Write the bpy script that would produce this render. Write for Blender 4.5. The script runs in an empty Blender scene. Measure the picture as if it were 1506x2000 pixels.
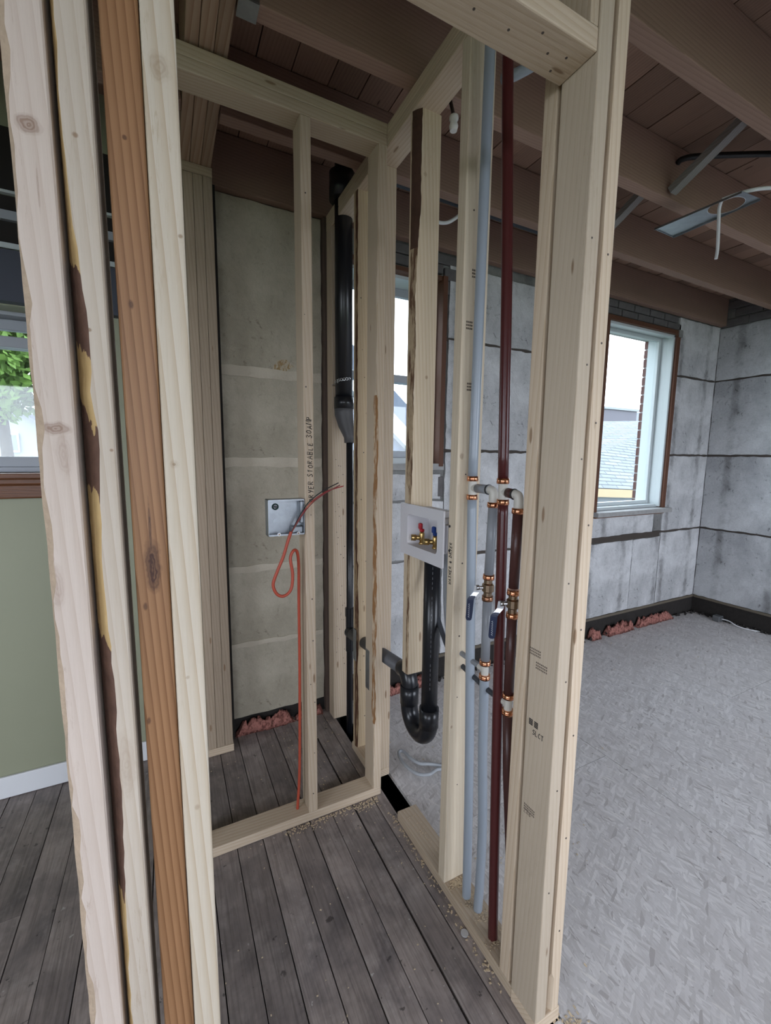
import bpy, bmesh, math, random
from mathutils import Vector, Matrix, noise
random.seed(7)
SC = bpy.context.scene
COL = SC.collection

# ------------------------------------------------------------------ camera
YAW, PITCH, ROLL = math.radians(26.9594), math.radians(7.3124), math.radians(0.6095)
fwd = Vector((math.sin(YAW)*math.cos(PITCH), math.cos(YAW)*math.cos(PITCH), -math.sin(PITCH)))
rgt = Vector((math.cos(YAW), -math.sin(YAW), 0))
upv = rgt.cross(fwd)
r2 = rgt*math.cos(ROLL) + upv*math.sin(ROLL)
u2 = upv*math.cos(ROLL) - rgt*math.sin(ROLL)
cam_d = bpy.data.cameras.new('camera')
cam_d.sensor_fit = 'VERTICAL'; cam_d.sensor_height = 24.0
cam_d.lens = 835.587/2000*24.0
cam_d.clip_start = 0.02; cam_d.clip_end = 300
cam = bpy.data.objects.new('camera', cam_d); COL.objects.link(cam)
M = Matrix((r2, u2, -fwd)).transposed().to_4x4()
M.translation = Vector((0, 0, 1.5))
cam.matrix_world = M
SC.camera = cam

# ------------------------------------------------------------------ sky, exposure
W = bpy.data.worlds.new('overcast_sky'); SC.world = W; W.use_nodes = True
bg = W.node_tree.nodes['Background']
bg.inputs[0].default_value = (0.88, 0.95, 1.09, 1); bg.inputs[1].default_value = 1.0
SC.view_settings.view_transform = 'Standard'
SC.view_settings.look = 'None'
SC.view_settings.gamma = 1.0
SC.view_settings.use_curve_mapping = False
SC.view_settings.exposure = 2.95
try:
    SC.cycles.use_denoising = True
    SC.cycles.max_bounces = 8; SC.cycles.diffuse_bounces = 4; SC.cycles.glossy_bounces = 3
    SC.cycles.use_adaptive_sampling = True; SC.cycles.adaptive_threshold = .05
    SC.cycles.transparent_max_bounces = 12
    SC.cycles.sample_clamp_indirect = 6.0
except Exception: pass

def portal(name, loc, rot, sx, sy):
    l = bpy.data.lights.new(name, 'AREA'); l.shape = 'RECTANGLE'; l.size = sx; l.size_y = sy
    l.cycles.is_portal = True
    o = bpy.data.objects.new(name, l); o.location = loc; o.rotation_euler = rot; COL.objects.link(o)
R90 = math.pi/2
# window openings: (x0,x1,z0,z1)
W1 = (3.065, 3.955, 1.077, 2.586)
W2 = (0.902, 1.527, 1.463, 2.567)
W3 = (-1.50, -0.40, 1.42, 2.08)
REAR = [(-2.4, -0.9, .9, 2.4), (-0.3, 1.2, .9, 2.4), (2.0, 4.35, .5, 2.5)]
XR, XL, YF, YB, ZD = 4.63, -3.0, 2.30, -2.6, 2.955     # room limits, deck underside
for n_, (a, b, c, d), yy, rx in [('portal_w1', W1, 2.64, -R90), ('portal_w2', W2, 2.64, -R90), ('portal_w3', W3, 2.64, -R90)]:
    portal(n_, ((a+b)/2, yy, (c+d)/2), (rx, 0, 0), b-a, d-c)
for i, (a, b, c, d) in enumerate(REAR):
    portal('portal_rear', ((a+b)/2, YB-.22, (c+d)/2), (R90, 0, 0), b-a, d-c)
SIDE = (-1.9, 0.3, .9, 2.4)
portal('portal_side', (XL-.22, (SIDE[0]+SIDE[1])/2, (SIDE[2]+SIDE[3])/2), (R90, 0, -R90), SIDE[1]-SIDE[0], SIDE[3]-SIDE[2])

# ------------------------------------------------------------------ material helpers
MATS = {}
class NT:
    def __init__(s, name):
        s.m = bpy.data.materials.new(name); s.m.use_nodes = True
        s.t = s.m.node_tree; s.t.nodes.clear()
        s.out = s.n('ShaderNodeOutputMaterial')
    def n(s, typ, **kw):
        nd = s.t.nodes.new(typ)
        for k, v in kw.items():
            if k.startswith('i_'):
                key = k[2:]
                nd.inputs[int(key) if key.isdigit() else key.replace('_', ' ')].default_value = v
            else: setattr(nd, k, v)
        return nd
    def l(s, a, b): s.t.links.new(a, b)
    def math(s, op, a, b=None, clamp=False):
        nd = s.n('ShaderNodeMath', operation=op); nd.use_clamp = clamp
        for i, v in enumerate((a, b)):
            if v is None: continue
            if isinstance(v, (int, float)): nd.inputs[i].default_value = v
            else: s.l(v, nd.inputs[i])
        return nd.outputs[0]
    def vmath(s, op, a, b):
        nd = s.n('ShaderNodeVectorMath', operation=op)
        for i, v in enumerate((a, b)):
            if isinstance(v, (tuple, list)): nd.inputs[i].default_value = v
            else: s.l(v, nd.inputs[i])
        return nd
    def ramp(s, f, stops, interp='LINEAR'):
        nd = s.n('ShaderNodeValToRGB'); cr = nd.color_ramp; cr.interpolation = interp
        while len(cr.elements) < len(stops): cr.elements.new(.5)
        for e, (p, c) in zip(cr.elements, stops):
            e.position = p; e.color = (*c, 1) if len(c) == 3 else c
        s.l(f, nd.inputs[0]); return nd.outputs[0]
    def mix(s, f, a, b, mode='MIX'):
        nd = s.n('ShaderNodeMix', data_type='RGBA', blend_type=mode)
        for i, v in ((0, f), (6, a), (7, b)):
            if isinstance(v, (int, float)): nd.inputs[i].default_value = v
            elif isinstance(v, (tuple, list)): nd.inputs[i].default_value = (*v, 1) if len(v) == 3 else v
            else: s.l(v, nd.inputs[i])
        return nd.outputs[2]
    def noise(s, vec, scale, detail=3, rough=.55, dist=0):
        nd = s.n('ShaderNodeTexNoise'); nd.inputs['Scale'].default_value = scale
        nd.inputs['Detail'].default_value = detail; nd.inputs['Roughness'].default_value = rough
        nd.inputs['Distortion'].default_value = dist
        if vec is not None: s.l(vec, nd.inputs['Vector'])
        return nd.outputs['Fac']
    def objco(s): return s.n('ShaderNodeTexCoord').outputs['Object']
    def scaled(s, vec, sc, rot=(0, 0, 0)):
        if any(rot):
            m0 = s.n('ShaderNodeMapping'); m0.inputs['Rotation'].default_value = rot; s.l(vec, m0.inputs['Vector']); vec = m0.outputs[0]
        nd = s.n('ShaderNodeMapping'); nd.inputs['Scale'].default_value = sc
        s.l(vec, nd.inputs['Vector']); return nd.outputs[0]
    def rand(s): return s.n('ShaderNodeObjectInfo').outputs['Random']
    def offset(s, vec, k=23.0):
        r = s.rand()
        c = s.n('ShaderNodeCombineXYZ')
        s.l(s.math('MULTIPLY', r, k), c.inputs[0]); s.l(s.math('MULTIPLY', r, k*1.7), c.inputs[1]); s.l(s.math('MULTIPLY', r, k*.6), c.inputs[2])
        return s.vmath('ADD', vec, c.outputs[0]).outputs[0]
    def finish(s, col, rough=.6, metal=0., bump=None, bstr=.3, bdist=.003, spec=.35):
        p = s.n('ShaderNodeBsdfPrincipled')
        if isinstance(col, (tuple, list)): p.inputs['Base Color'].default_value = (*col, 1)
        else: s.l(col, p.inputs['Base Color'])
        if isinstance(rough, (int, float)): p.inputs['Roughness'].default_value = rough
        else: s.l(rough, p.inputs['Roughness'])
        p.inputs['Metallic'].default_value = metal
        p.inputs['Specular IOR Level'].default_value = spec
        if bump is not None:
            b = s.n('ShaderNodeBump'); b.inputs['Strength'].default_value = bstr; b.inputs['Distance'].default_value = bdist
            s.l(bump, b.inputs['Height']); s.l(b.outputs[0], p.inputs['Normal'])
        s.l(p.outputs[0], s.out.inputs[0]); return s.m

AX = {'x': 0, 'y': 1, 'z': 2}
def axscale(ax, cross, long):
    v = [cross]*3; v[AX[ax]] = long; return tuple(v)
def wood(name, light, dark, ax='z', ring=.5, knots=(), vorknots=True, rough=.6, knotcol=(.22, .13, .07), vary=.12, grain=46, face='y', fuzz=0.):
    """sawn timber; grain runs along ax. knots: (u, v, ru, rv, strength) on the face perpendicular to `face`"""
    key = name
    if key in MATS: return MATS[key]
    t = NT(name); co = t.objco(); oc = t.offset(co)
    # rings, pith off to one side
    c = t.scaled(oc, axscale(ax, 1, .05))
    wv = t.n('ShaderNodeTexWave', wave_type='BANDS', bands_direction='DIAGONAL', wave_profile='SAW')
    wv.inputs['Scale'].default_value = grain; wv.inputs['Distortion'].default_value = 7.0
    wv.inputs['Detail'].default_value = 1.5; wv.inputs['Detail Scale'].default_value = .16; wv.inputs['Detail Roughness'].default_value = .4
    t.l(c, wv.inputs['Vector'])
    fib = t.noise(t.scaled(oc, axscale(ax, 260, 9)), 1, 3, .6)
    low = t.noise(t.scaled(oc, axscale(ax, 9, 1.6)), 1, 2)
    rings = t.math('MULTIPLY', t.math('POWER', wv.outputs['Fac'], 2.2), ring)
    rings = t.math('MULTIPLY', rings, t.math('ADD', .35, low))
    col = t.mix(rings, light, dark)
    col = t.mix(t.math('MULTIPLY', t.math('SUBTRACT', .62, fib, True), .55), col, dark)
    col = t.mix(t.math('MULTIPLY', t.math('SUBTRACT', low, .45, True), .9), col, tuple(v*.8 for v in light))
    tear = t.ramp(t.noise(t.scaled(oc, axscale(ax, 210, 26)), 1, 4, .7, .6), [(.56, (0, 0, 0)), (.66, (1, 1, 1))])
    if fuzz:
        sx = t.n('ShaderNodeSeparateXYZ'); t.l(co, sx.inputs[0])
        side = t.math('MULTIPLY', t.math('SUBTRACT', -.001, sx.outputs[0]), 90., True)
        tear = t.math('MULTIPLY', tear, t.math('MULTIPLY', side, t.ramp(t.noise(t.scaled(co, (30, 30, 7)), 1, 3), [(.38, (0, 0, 0)), (.55, (1, 1, 1))])))
    else: tear = t.math('MULTIPLY', tear, t.ramp(low, [(.52, (0, 0, 0)), (.64, (1, 1, 1))]))
    col = t.mix(t.math('MULTIPLY', tear, fuzz or .4), col, tuple(v*.9 for v in dark))
    kmask = None
    if vorknots:
        v = t.n('ShaderNodeTexVoronoi'); v.inputs['Scale'].default_value = 1
        t.l(t.scaled(oc, axscale(ax, 16, 3.6)), v.inputs['Vector'])
        kmask = t.math('SUBTRACT', 1, t.math('DIVIDE', v.outputs['Distance'], .085), True)
        kmask = t.math('MULTIPLY', t.math('MULTIPLY', kmask, 3.0, True), .8)
    axes = {'y': (0, 2), 'x': (1, 2), 'z': (0, 1)}[face]
    if knots:
        sep = t.n('ShaderNodeSeparateXYZ'); t.l(co, sep.inputs[0])
        wob = t.math('MULTIPLY', t.math('SUBTRACT', t.noise(t.scaled(co, (90, 90, 60)), 1, 2), .5), .9)
        for (u, vv, ru, rv, st) in knots:
            a = t.math('DIVIDE', t.math('SUBTRACT', sep.outputs[axes[0]], u), ru)
            b = t.math('DIVIDE', t.math('SUBTRACT', sep.outputs[axes[1]], vv), rv)
            d = t.math('SQRT', t.math('ADD', t.math('MULTIPLY', a, a), t.math('MULTIPLY', b, b)))
            d = t.math('ADD', d, wob)
            k = t.math('MULTIPLY', t.math('MULTIPLY', t.math('SUBTRACT', 1.15, d, True), 1.7, True), st)
            k = t.math('MULTIPLY', k, t.math('ADD', .80, t.math('MULTIPLY', t.math('SINE', t.math('MULTIPLY', d, 19.)), .20)))
            kmask = k if kmask is None else t.math('MAXIMUM', kmask, k)
    if kmask is not None: col = t.mix(kmask, col, knotcol)
    hs = t.n('ShaderNodeHueSaturation'); t.l(col, hs.inputs['Color'])
    t.l(t.math('ADD', 1-vary, t.math('MULTIPLY', t.rand(), 2*vary)), hs.inputs['Value'])
    MATS[key] = t.finish(hs.outputs[0], rough, bump=t.math('ADD', fib, t.math('MULTIPLY', wv.outputs['Fac'], .25)), bstr=.35, bdist=.0015)
    return MATS[key]
PALE, PALED = (.59, .485, .365), (.40, .27, .155)
def pale(ax='z', knots=None, tag=''):
    return wood('spruce_%s%s' % (ax, tag), PALE, PALED, ax, .6, knots or (), True)
def plain(name, col, rough=.5, metal=0., spec=.4, nz=0., nscale=30, bstr=0.):
    if name in MATS: return MATS[name]
    t = NT(name)
    if nz or bstr:
        f = t.noise(t.objco(), nscale, 4)
        c = t.mix(t.math('MULTIPLY', f, nz, True), col, tuple(v*.35 for v in col))
        MATS[name] = t.finish(c, rough, metal, bump=f if bstr else None, bstr=bstr, spec=spec)
    else: MATS[name] = t.finish(col, rough, metal, spec=spec)
    return MATS[name]

def plaster_mat(name, base, stain, deep, ax, streak=1.0, rough=.85):
    t = NT(name); co = t.objco()
    n1 = t.noise(co, 2.1, 5, .62, .4); n2 = t.noise(co, 9, 5, .7, .3); n3 = t.noise(co, 46, 4, .65)
    col = t.mix(t.ramp(n1, [(.38, (0, 0, 0)), (.66, (1, 1, 1))]), base, stain)
    blot = t.math('MULTIPLY', t.ramp(n2, [(.5, (0, 0, 0)), (.7, (1, 1, 1))]), .6)
    col = t.mix(blot, col, stain)
    # darker vertical bands at stud spacing, broken up by noise
    sep = t.n('ShaderNodeSeparateXYZ'); t.l(co, sep.inputs[0])
    u = t.math('ADD', sep.outputs[AX[ax]], t.math('MULTIPLY', n2, .09))
    fr = t.math('FRACT', t.math('DIVIDE', u, .41))
    band = t.ramp(fr, [(.40, (0, 0, 0)), (.47, (1, 1, 1)), (.53, (1, 1, 1)), (.60, (0, 0, 0))])
    band = t.math('MULTIPLY', t.math('MULTIPLY', band, t.ramp(n1, [(.35, (0, 0, 0)), (.6, (1, 1, 1))])), .55*streak)
    col = t.mix(band, col, deep)
    spots = t.ramp(t.noise(co, 23, 6, .75, .8), [(.575, (0, 0, 0)), (.65, (1, 1, 1))])
    col = t.mix(t.math('MULTIPLY', t.math('MULTIPLY', spots, t.ramp(n1, [(.42, (0, 0, 0)), (.6, (1, 1, 1))])), .8*streak), col, deep)
    scr = t.ramp(t.noise(t.scaled(co, (9, 9, 3.2), (.4, .5, .3)), 3.2, 6, .7, 2.2), [(.492, (0, 0, 0)), (.5, (1, 1, 1)), (.508, (0, 0, 0))])
    col = t.mix(t.math('MULTIPLY', scr, .75*streak), col, deep)
    sc2 = t.ramp(t.noise(t.scaled(co, (5, 5, 7), (.9, .2, .7)), 4.5, 5, .65, 1.6), [(.494, (0, 0, 0)), (.5, (1, 1, 1)), (.506, (0, 0, 0))])
    col = t.mix(t.math('MULTIPLY', sc2, .35*streak), col, tuple(min(1, v*1.35) for v in base))
    return t.finish(col, rough, bump=t.math('ADD', n3, t.math('MULTIPLY', n2, 2.)), bstr=.5, bdist=.006, spec=.2)
PLASTER = plaster_mat('grey_plaster_x', (.62, .625, .63), (.38, .385, .39), (.07, .065, .06), 'x')
PLASTER_R = plaster_mat('grey_plaster_y', (.57, .585, .595), (.36, .37, .38), (.07, .068, .065), 'y')
CLOSETP = plaster_mat('beige_plaster', (.52, .475, .38), (.37, .335, .26), (.17, .145, .11), 'x', .8)
CONCRETE = plaster_mat('grey_masonry', (.27, .27, .26), (.16, .16, .155), (.06, .06, .06), 'x', .8)
BRICK = plain('sooty_brick', (.16, .15, .15), .9, nz=.8, nscale=25, bstr=.4)
REDBRICK = plain('red_brick', (.115, .055, .048), .9, nz=.5, nscale=30, bstr=.3)
MORTAR = plain('mortar', (.34, .34, .33), .95, nz=.5, nscale=40)
GREEN = plain('sage_green_paint', (.30, .31, .215), .55, nz=.12, nscale=3)
WHITEP = plain('white_paint', (.70, .71, .72), .45)
VINYL = plain('white_vinyl', (.50, .545, .55), .35)
GREYVINYL = plain('grey_white_vinyl', (.33, .35, .38), .35)
JOIST = wood('old_joist_x', (.31, .20, .152), (.17, .10, .075), 'x', .55, (), False, .8, vary=.16)
JOISTY = wood('old_beam_y', (.42, .30, .21), (.27, .145, .085), 'y', .9, (), False, .7, vary=.2, grain=30)
DECK = wood('old_deck_y', (.30, .19, .135), (.15, .085, .06), 'y', .5, (), True, .8, (.04, .02, .012), vary=.25)
BROWNTRIM = wood('varnished_trim_x', (.16, .062, .024), (.06, .022, .009), 'x', .6, (), False, .35)
BROWNTRIMZ = wood('varnished_trim_z', (.125, .052, .028), (.07, .028, .015), 'z', .5, (), False, .6)
GREYWOOD = wood('weathered_wood', (.27, .255, .245), (.12, .11, .10), 'y', .5, (), False, .8)
DARKV = plain('dark_void', (.02, .017, .015), .95)
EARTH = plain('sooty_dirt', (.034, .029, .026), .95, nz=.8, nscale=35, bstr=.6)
PINK = wane_pink = None
ABS = plain('black_abs', (.012, .013, .016), .28, spec=.5)
GREYABS = plain('dark_grey_coupling', (.10, .10, .105), .45)
def pipe_mat(name, col):
    return plain(name, col, .28, spec=.5, nz=.08, nscale=20)
COLD = pipe_mat('blue_grey_pex', (.33, .375, .425)); HOT = pipe_mat('oxblood_pex', (.085, .018, .018))
FITTING = plain('cream_fitting', (.62, .60, .54), .4)
COPPER = plain('copper', (.78, .36, .20), .24, 1.0)
BRASS = plain('brass', (.62, .43, .17), .28, 1.0)
DULLBRASS = plain('dull_brass', (.34, .25, .17), .35, 1.0)
STEEL = plain('steel', (.55, .56, .57), .3, 1.0)
GALV = plain('galvanised_steel', (.44, .47, .50), .42, 1.0, nz=.7, nscale=22)
NAVY = plain('navy_vinyl', (.008, .016, .048), .4)
WHITEINK = plain('white_print', (.55, .57, .6), .6)
INK = plain('black_marker', (.012, .012, .014), .6)
STAMP = plain('faded_ink_stamp', (.15, .12, .095), .8)
REDP = plain('red_plastic', (.42, .02, .03), .35); BLUEP = plain('blue_plastic', (.015, .05, .22), .35)
BOXW = plain('white_abs_box', (.66, .65, .67), .4)
ORANGE = plain('orange_sheath', (.42, .072, .038), .45)
WIREBLK = plain('black_wire', (.012, .011, .011), .4); WIRERED = plain('red_wire', (.30, .025, .025), .4)
WHITECABLE = plain('white_cable', (.70, .71, .72), .4); GREYCABLE = plain('grey_cable', (.36, .38, .40), .4)
BARK = plain('dark_bark', (.085, .042, .026), .9, nz=.6, nscale=60, bstr=.8)
CAMB = plain('yellow_inner_wood', (.50, .36, .17), .5, nz=.25, nscale=20)
CHIP = plain('sawdust_chip', (.62, .50, .34), .8)

def osb_mat():
    t = NT('osb_strands'); co = t.objco(); co = t.offset(co, 11)
    cols = []
    for k, (rot, sc) in enumerate([(.10, (120, 15, 1)), (.5, (105, 17, 1)), (-.42, (115, 14, 1)), (1.15, (95, 18, 1))]):
        wob = t.n('ShaderNodeTexNoise'); wob.inputs['Scale'].default_value = 7 + k; t.l(co, wob.inputs['Vector'])
        v = t.n('ShaderNodeTexVoronoi'); v.inputs['Scale'].default_value = 1; v.inputs['Randomness'].default_value = 1
        add = t.vmath('ADD', co, t.vmath('MULTIPLY', wob.outputs['Color'], (.02, .02, .0)).outputs[0]).outputs[0]
        t.l(t.scaled(add, sc, (0, 0, rot)), v.inputs['Vector'])
        s = t.n('ShaderNodeSeparateColor'); t.l(v.outputs['Color'], s.inputs[0])
        cols.append((s.outputs[0], s.outputs[1], v.outputs['Distance']))
    val = cols[0][0]
    for k in (1, 2, 3):
        m = t.math('GREATER_THAN', cols[k][1], .62)
        val = t.math('ADD', t.math('MULTIPLY', val, t.math('SUBTRACT', 1, m)), t.math('MULTIPLY', cols[k][0], m))
    fib = t.noise(t.scaled(co, (220, 16, 1), (0, 0, .08)), 1, 3)
    c = t.ramp(val, [(0, (.42, .395, .385)), (.08, (.55, .53, .52)), (.6, (.63, .61, .605)), (1, (.75, .73, .72))])
    c = t.mix(t.math('MULTIPLY', t.math('SUBTRACT', .55, fib, True), 1.2), c, (.40, .37, .345))
    sliv = t.ramp(t.noise(t.scaled(co, (95, 13, 1), (0, 0, .3)), 1, 2, .5), [(.665, (0, 0, 0)), (.70, (1, 1, 1))])
    c = t.mix(t.math('MULTIPLY', sliv, .55), c, (.24, .21, .19))
    sl2 = t.ramp(t.noise(t.scaled(co, (70, 10, 1), (0, 0, -.35)), 1, 2, .5), [(.67, (0, 0, 0)), (.70, (1, 1, 1))])
    c = t.mix(t.math('MULTIPLY', sl2, .6), c, (.80, .77, .73))
    low = t.noise(co, 1.6, 4, .6)
    c = t.mix(t.math('MULTIPLY', t.ramp(low, [(.4, (0, 0, 0)), (.7, (1, 1, 1))]), .35), c, (.50, .465, .445))
    specks = t.ramp(t.noise(co, 38, 3, .5), [(.70, (0, 0, 0)), (.74, (1, 1, 1))])
    c = t.mix(t.math('MULTIPLY', specks, .7), c, (.10, .085, .08))
    return t.finish(c, .62, bump=t.math('ADD', val, fib), bstr=.25, bdist=.002, spec=.35)
OSB = osb_mat()
def plank_mat():
    t = NT('worn_grey_planks'); co = t.objco(); oc = t.offset(co)
    g = t.noise(t.scaled(oc, (120, 5, 1)), 1, 4, .65, .6)
    b = t.noise(co, 3.1, 5, .65, .5); b2 = t.noise(oc, 13, 4, .6)
    c = t.mix(t.ramp(b, [(.36, (0, 0, 0)), (.64, (1, 1, 1))]), (.355, .30, .272), (.15, .13, .126))
    c = t.mix(t.math('MULTIPLY', t.ramp(b2, [(.5, (0, 0, 0)), (.72, (1, 1, 1))]), .5), c, (.42, .37, .34))
    c = t.mix(t.math('MULTIPLY', t.math('SUBTRACT', .56, g, True), 2.2), c, (.085, .07, .063))
    sp = t.ramp(t.noise(oc, 55, 2, .5), [(.73, (0, 0, 0)), (.76, (1, 1, 1))])
    c = t.mix(t.math('MULTIPLY', sp, .6), c, (.5, .48, .45))
    ds = t.ramp(t.noise(oc, 31, 3, .6), [(.68, (0, 0, 0)), (.72, (1, 1, 1))])
    c = t.mix(t.math('MULTIPLY', ds, .7), c, (.03, .026, .024))
    hs = t.n('ShaderNodeHueSaturation'); t.l(c, hs.inputs['Color'])
    t.l(t.math('ADD', .82, t.math('MULTIPLY', t.rand(), .36)), hs.inputs['Value'])
    return t.finish(hs.outputs[0], .5, bump=g, bstr=.35, bdist=.002, spec=.4)
PLANK = plank_mat()
def glass_mat():
    t = NT('window_glass')
    tr = t.n('ShaderNodeBsdfTransparent'); tr.inputs[0].default_value = (.93, .96, .96, 1)
    gl = t.n('ShaderNodeBsdfGlossy'); gl.inputs['Roughness'].default_value = .02
    mx = t.n('ShaderNodeMixShader'); mx.inputs[0].default_value = .045; t.l(tr.outputs[0], mx.inputs[1]); t.l(gl.outputs[0], mx.inputs[2])
    t.l(mx.outputs[0], t.out.inputs[0]); return t.m
GLASS = glass_mat()
def shingle_mat(name, c1, c2, rows):
    t = NT(name); co = t.objco()
    br = t.n('ShaderNodeTexBrick'); br.inputs['Scale'].default_value = 1
    br.inputs['Color1'].default_value = (*c1, 1); br.inputs['Color2'].default_value = (*c2, 1); br.inputs['Mortar'].default_value = tuple(v*.35 for v in c1)+(1,)
    br.inputs['Mortar Size'].default_value = .018; br.inputs['Brick Width'].default_value = .9; br.inputs['Row Height'].default_value = rows
    t.l(co, br.inputs['Vector'])
    return t.finish(br.outputs[0], .9)
SHINGLE = shingle_mat('grey_shingles', (.125, .14, .15), (.16, .175, .185), .17)

def wane_noise(name, a, b, scz=14, th=.5):
    t = NT(name); co = t.objco(); n = t.noise(t.scaled(co, (80, 80, scz)), 1, 4, .6); f1 = t.noise(co, 70, 4)
    m = t.ramp(n, [(th-.05, (0, 0, 0)), (th+.05, (1, 1, 1))])
    c = t.mix(m, a, b); c = t.mix(t.math('MULTIPLY', f1, .5), c, tuple(v*.4 for v in a))
    return t.finish(c, .9, bump=f1, bstr=.8)
PINK = wane_noise('pink_fibreglass', (.20, .075, .06), (.50, .215, .175), 60, .46)
# ------------------------------------------------------------------ object helpers
def wloc(p):
    v = Vector((0, 0, 0))
    while p is not None: v = v + p.location; p = p.parent
    return v
def add(name, verts, faces, mat, parent=None, origin=None, smooth=False, mats=None, midx=None):
    if origin is None:
        n = len(verts); lo = [min(v[i] for v in verts) for i in range(3)]; hi = [max(v[i] for v in verts) for i in range(3)]
        origin = Vector(((lo[0]+hi[0])/2, (lo[1]+hi[1])/2, (lo[2]+hi[2])/2))
    origin = Vector(origin)
    me = bpy.data.meshes.new(name)
    me.from_pydata([tuple(Vector(v)-origin) for v in verts], [], faces)
    for m_ in (mats or [mat]): me.materials.append(m_)
    if midx: me.polygons.foreach_set('material_index', midx)
    if smooth: me.polygons.foreach_set('use_smooth', [True]*len(me.polygons))
    me.update()
    o = bpy.data.objects.new(name, me); COL.objects.link(o)
    o.parent = parent; o.location = origin - wloc(parent)
    return o
def thing(name, loc, label, cat, group=None):
    o = bpy.data.objects.new(name, None); COL.objects.link(o); o.location = loc; o.empty_display_size = .05
    o['label'] = label; o['category'] = cat
    if group: o['group'] = group
    return o
def tag(o, label, cat, group=None, kind=None):
    o['label'] = label; o['category'] = cat
    if group: o['group'] = group
    if kind: o['kind'] = kind
    return o
def struct(name, loc=(0, 0, 0), label=None):
    o = bpy.data.objects.new(name, None); COL.objects.link(o); o.location = loc; o['kind'] = 'structure'
    if label: o['label'] = label
    return o
def st(o, label=None):
    o['kind'] = 'structure'
    if label: o['label'] = label
    return o
def boxvf(x0, x1, y0, y1, z0, z1, bev=0, seg=2):
    if not bev:
        v = [(x, y, z) for x in (x0, x1) for y in (y0, y1) for z in (z0, z1)]
        return v, [(0, 1, 3, 2), (4, 6, 7, 5), (0, 4, 5, 1), (2, 3, 7, 6), (0, 2, 6, 4), (1, 5, 7, 3)]
    bm = bmesh.new(); bmesh.ops.create_cube(bm, size=1)
    for v in bm.verts:
        v.co = Vector((x0+(v.co.x+.5)*(x1-x0), y0+(v.co.y+.5)*(y1-y0), z0+(v.co.z+.5)*(z1-z0)))
    bmesh.ops.bevel(bm, geom=list(bm.edges), offset=bev, segments=seg, affect='EDGES', profile=.5)
    bm.verts.index_update()
    r = [tuple(v.co) for v in bm.verts], [tuple(v.index for v in f.verts) for f in bm.faces]
    bm.free(); return r
def box(name, x0, x1, y0, y1, z0, z1, mat, parent=None, bev=.0, seg=2):
    v, f = boxvf(x0, x1, y0, y1, z0, z1, bev, seg)
    return add(name, v, f, mat, parent)
class MB:
    def __init__(s): s.v = []; s.f = []; s.m = []
    def put(s, vf, mi=0):
        o = len(s.v); s.v += list(vf[0]); s.f += [tuple(i+o for i in f) for f in vf[1]]; s.m += [mi]*len(vf[1]); return s
    def box(s, *a, mi=0, **k): return s.put(boxvf(*a, **k), mi)
    def tube(s, *a, mi=0, **k): return s.put(tubevf(*a, **k), mi)
    def build(s, name, mat, parent=None, smooth=False, origin=None):
        return add(name, s.v, s.f, None if isinstance(mat, list) else mat, parent, origin, smooth, mats=mat if isinstance(mat, list) else None, midx=s.m if isinstance(mat, list) else None)
def spline(pts, n=8):
    P = [Vector(p) for p in pts]; out = []
    for i in range(len(P)-1):
        p0, p1, p2, p3 = P[max(i-1, 0)], P[i], P[i+1], P[min(i+2, len(P)-1)]
        for k in range(n):
            t = k/n
            out.append(.5*((2*p1)+(p2-p0)*t+(2*p0-5*p1+4*p2-p3)*t*t+(3*p1-p0-3*p2+p3)*t**3))
    out.append(P[-1]); return out
def tubevf(pts, r, n=12, cap=True):
    P = [Vector(p) for p in pts]; rs = r if isinstance(r, (list, tuple)) else [r]*len(P)
    v, f = [], []
    tprev = None; nrm = None
    for i, p in enumerate(P):
        t = (P[min(i+1, len(P)-1)]-P[max(i-1, 0)])
        t = t.normalized() if t.length > 1e-9 else tprev
        if nrm is None:
            a = Vector((1, 0, 0)) if abs(t.x) < .9 else Vector((0, 1, 0))
            nrm = t.cross(a).normalized()
        else: nrm = (nrm - t*nrm.dot(t)).normalized()
        b = t.cross(nrm)
        for k in range(n):
            a = 2*math.pi*k/n
            v.append(tuple(p+rs[i]*(math.cos(a)*nrm+math.sin(a)*b)))
        tprev = t
    for i in range(len(P)-1):
        for k in range(n):
            k2 = (k+1) % n
            f.append((i*n+k, i*n+k2, (i+1)*n+k2, (i+1)*n+k))
    if cap: f.append(tuple(range(n-1, -1, -1))); f.append(tuple((len(P)-1)*n+k for k in range(n)))
    return v, f
def tube(name, pts, r, mat, parent=None, n=12, sp=0):
    if sp: pts = spline(pts, sp)
    v, f = tubevf(pts, r, n)
    o = add(name, v, f, mat, parent)
    for p in o.data.polygons: p.use_smooth = len(p.vertices) == 4
    return o
def outline(pts, jit, step=.045, rnd=random):
    out = []
    for i, a in enumerate(pts):
        b = pts[(i+1) % len(pts)]; L = math.hypot(b[0]-a[0], b[1]-a[1]); n = max(1, int(L/step)) if jit else 1
        for k in range(n):
            t = k/n; out.append((a[0]+(b[0]-a[0])*t+rnd.uniform(-jit, jit), a[1]+(b[1]-a[1])*t+rnd.uniform(-jit, jit)))
    return out
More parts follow.
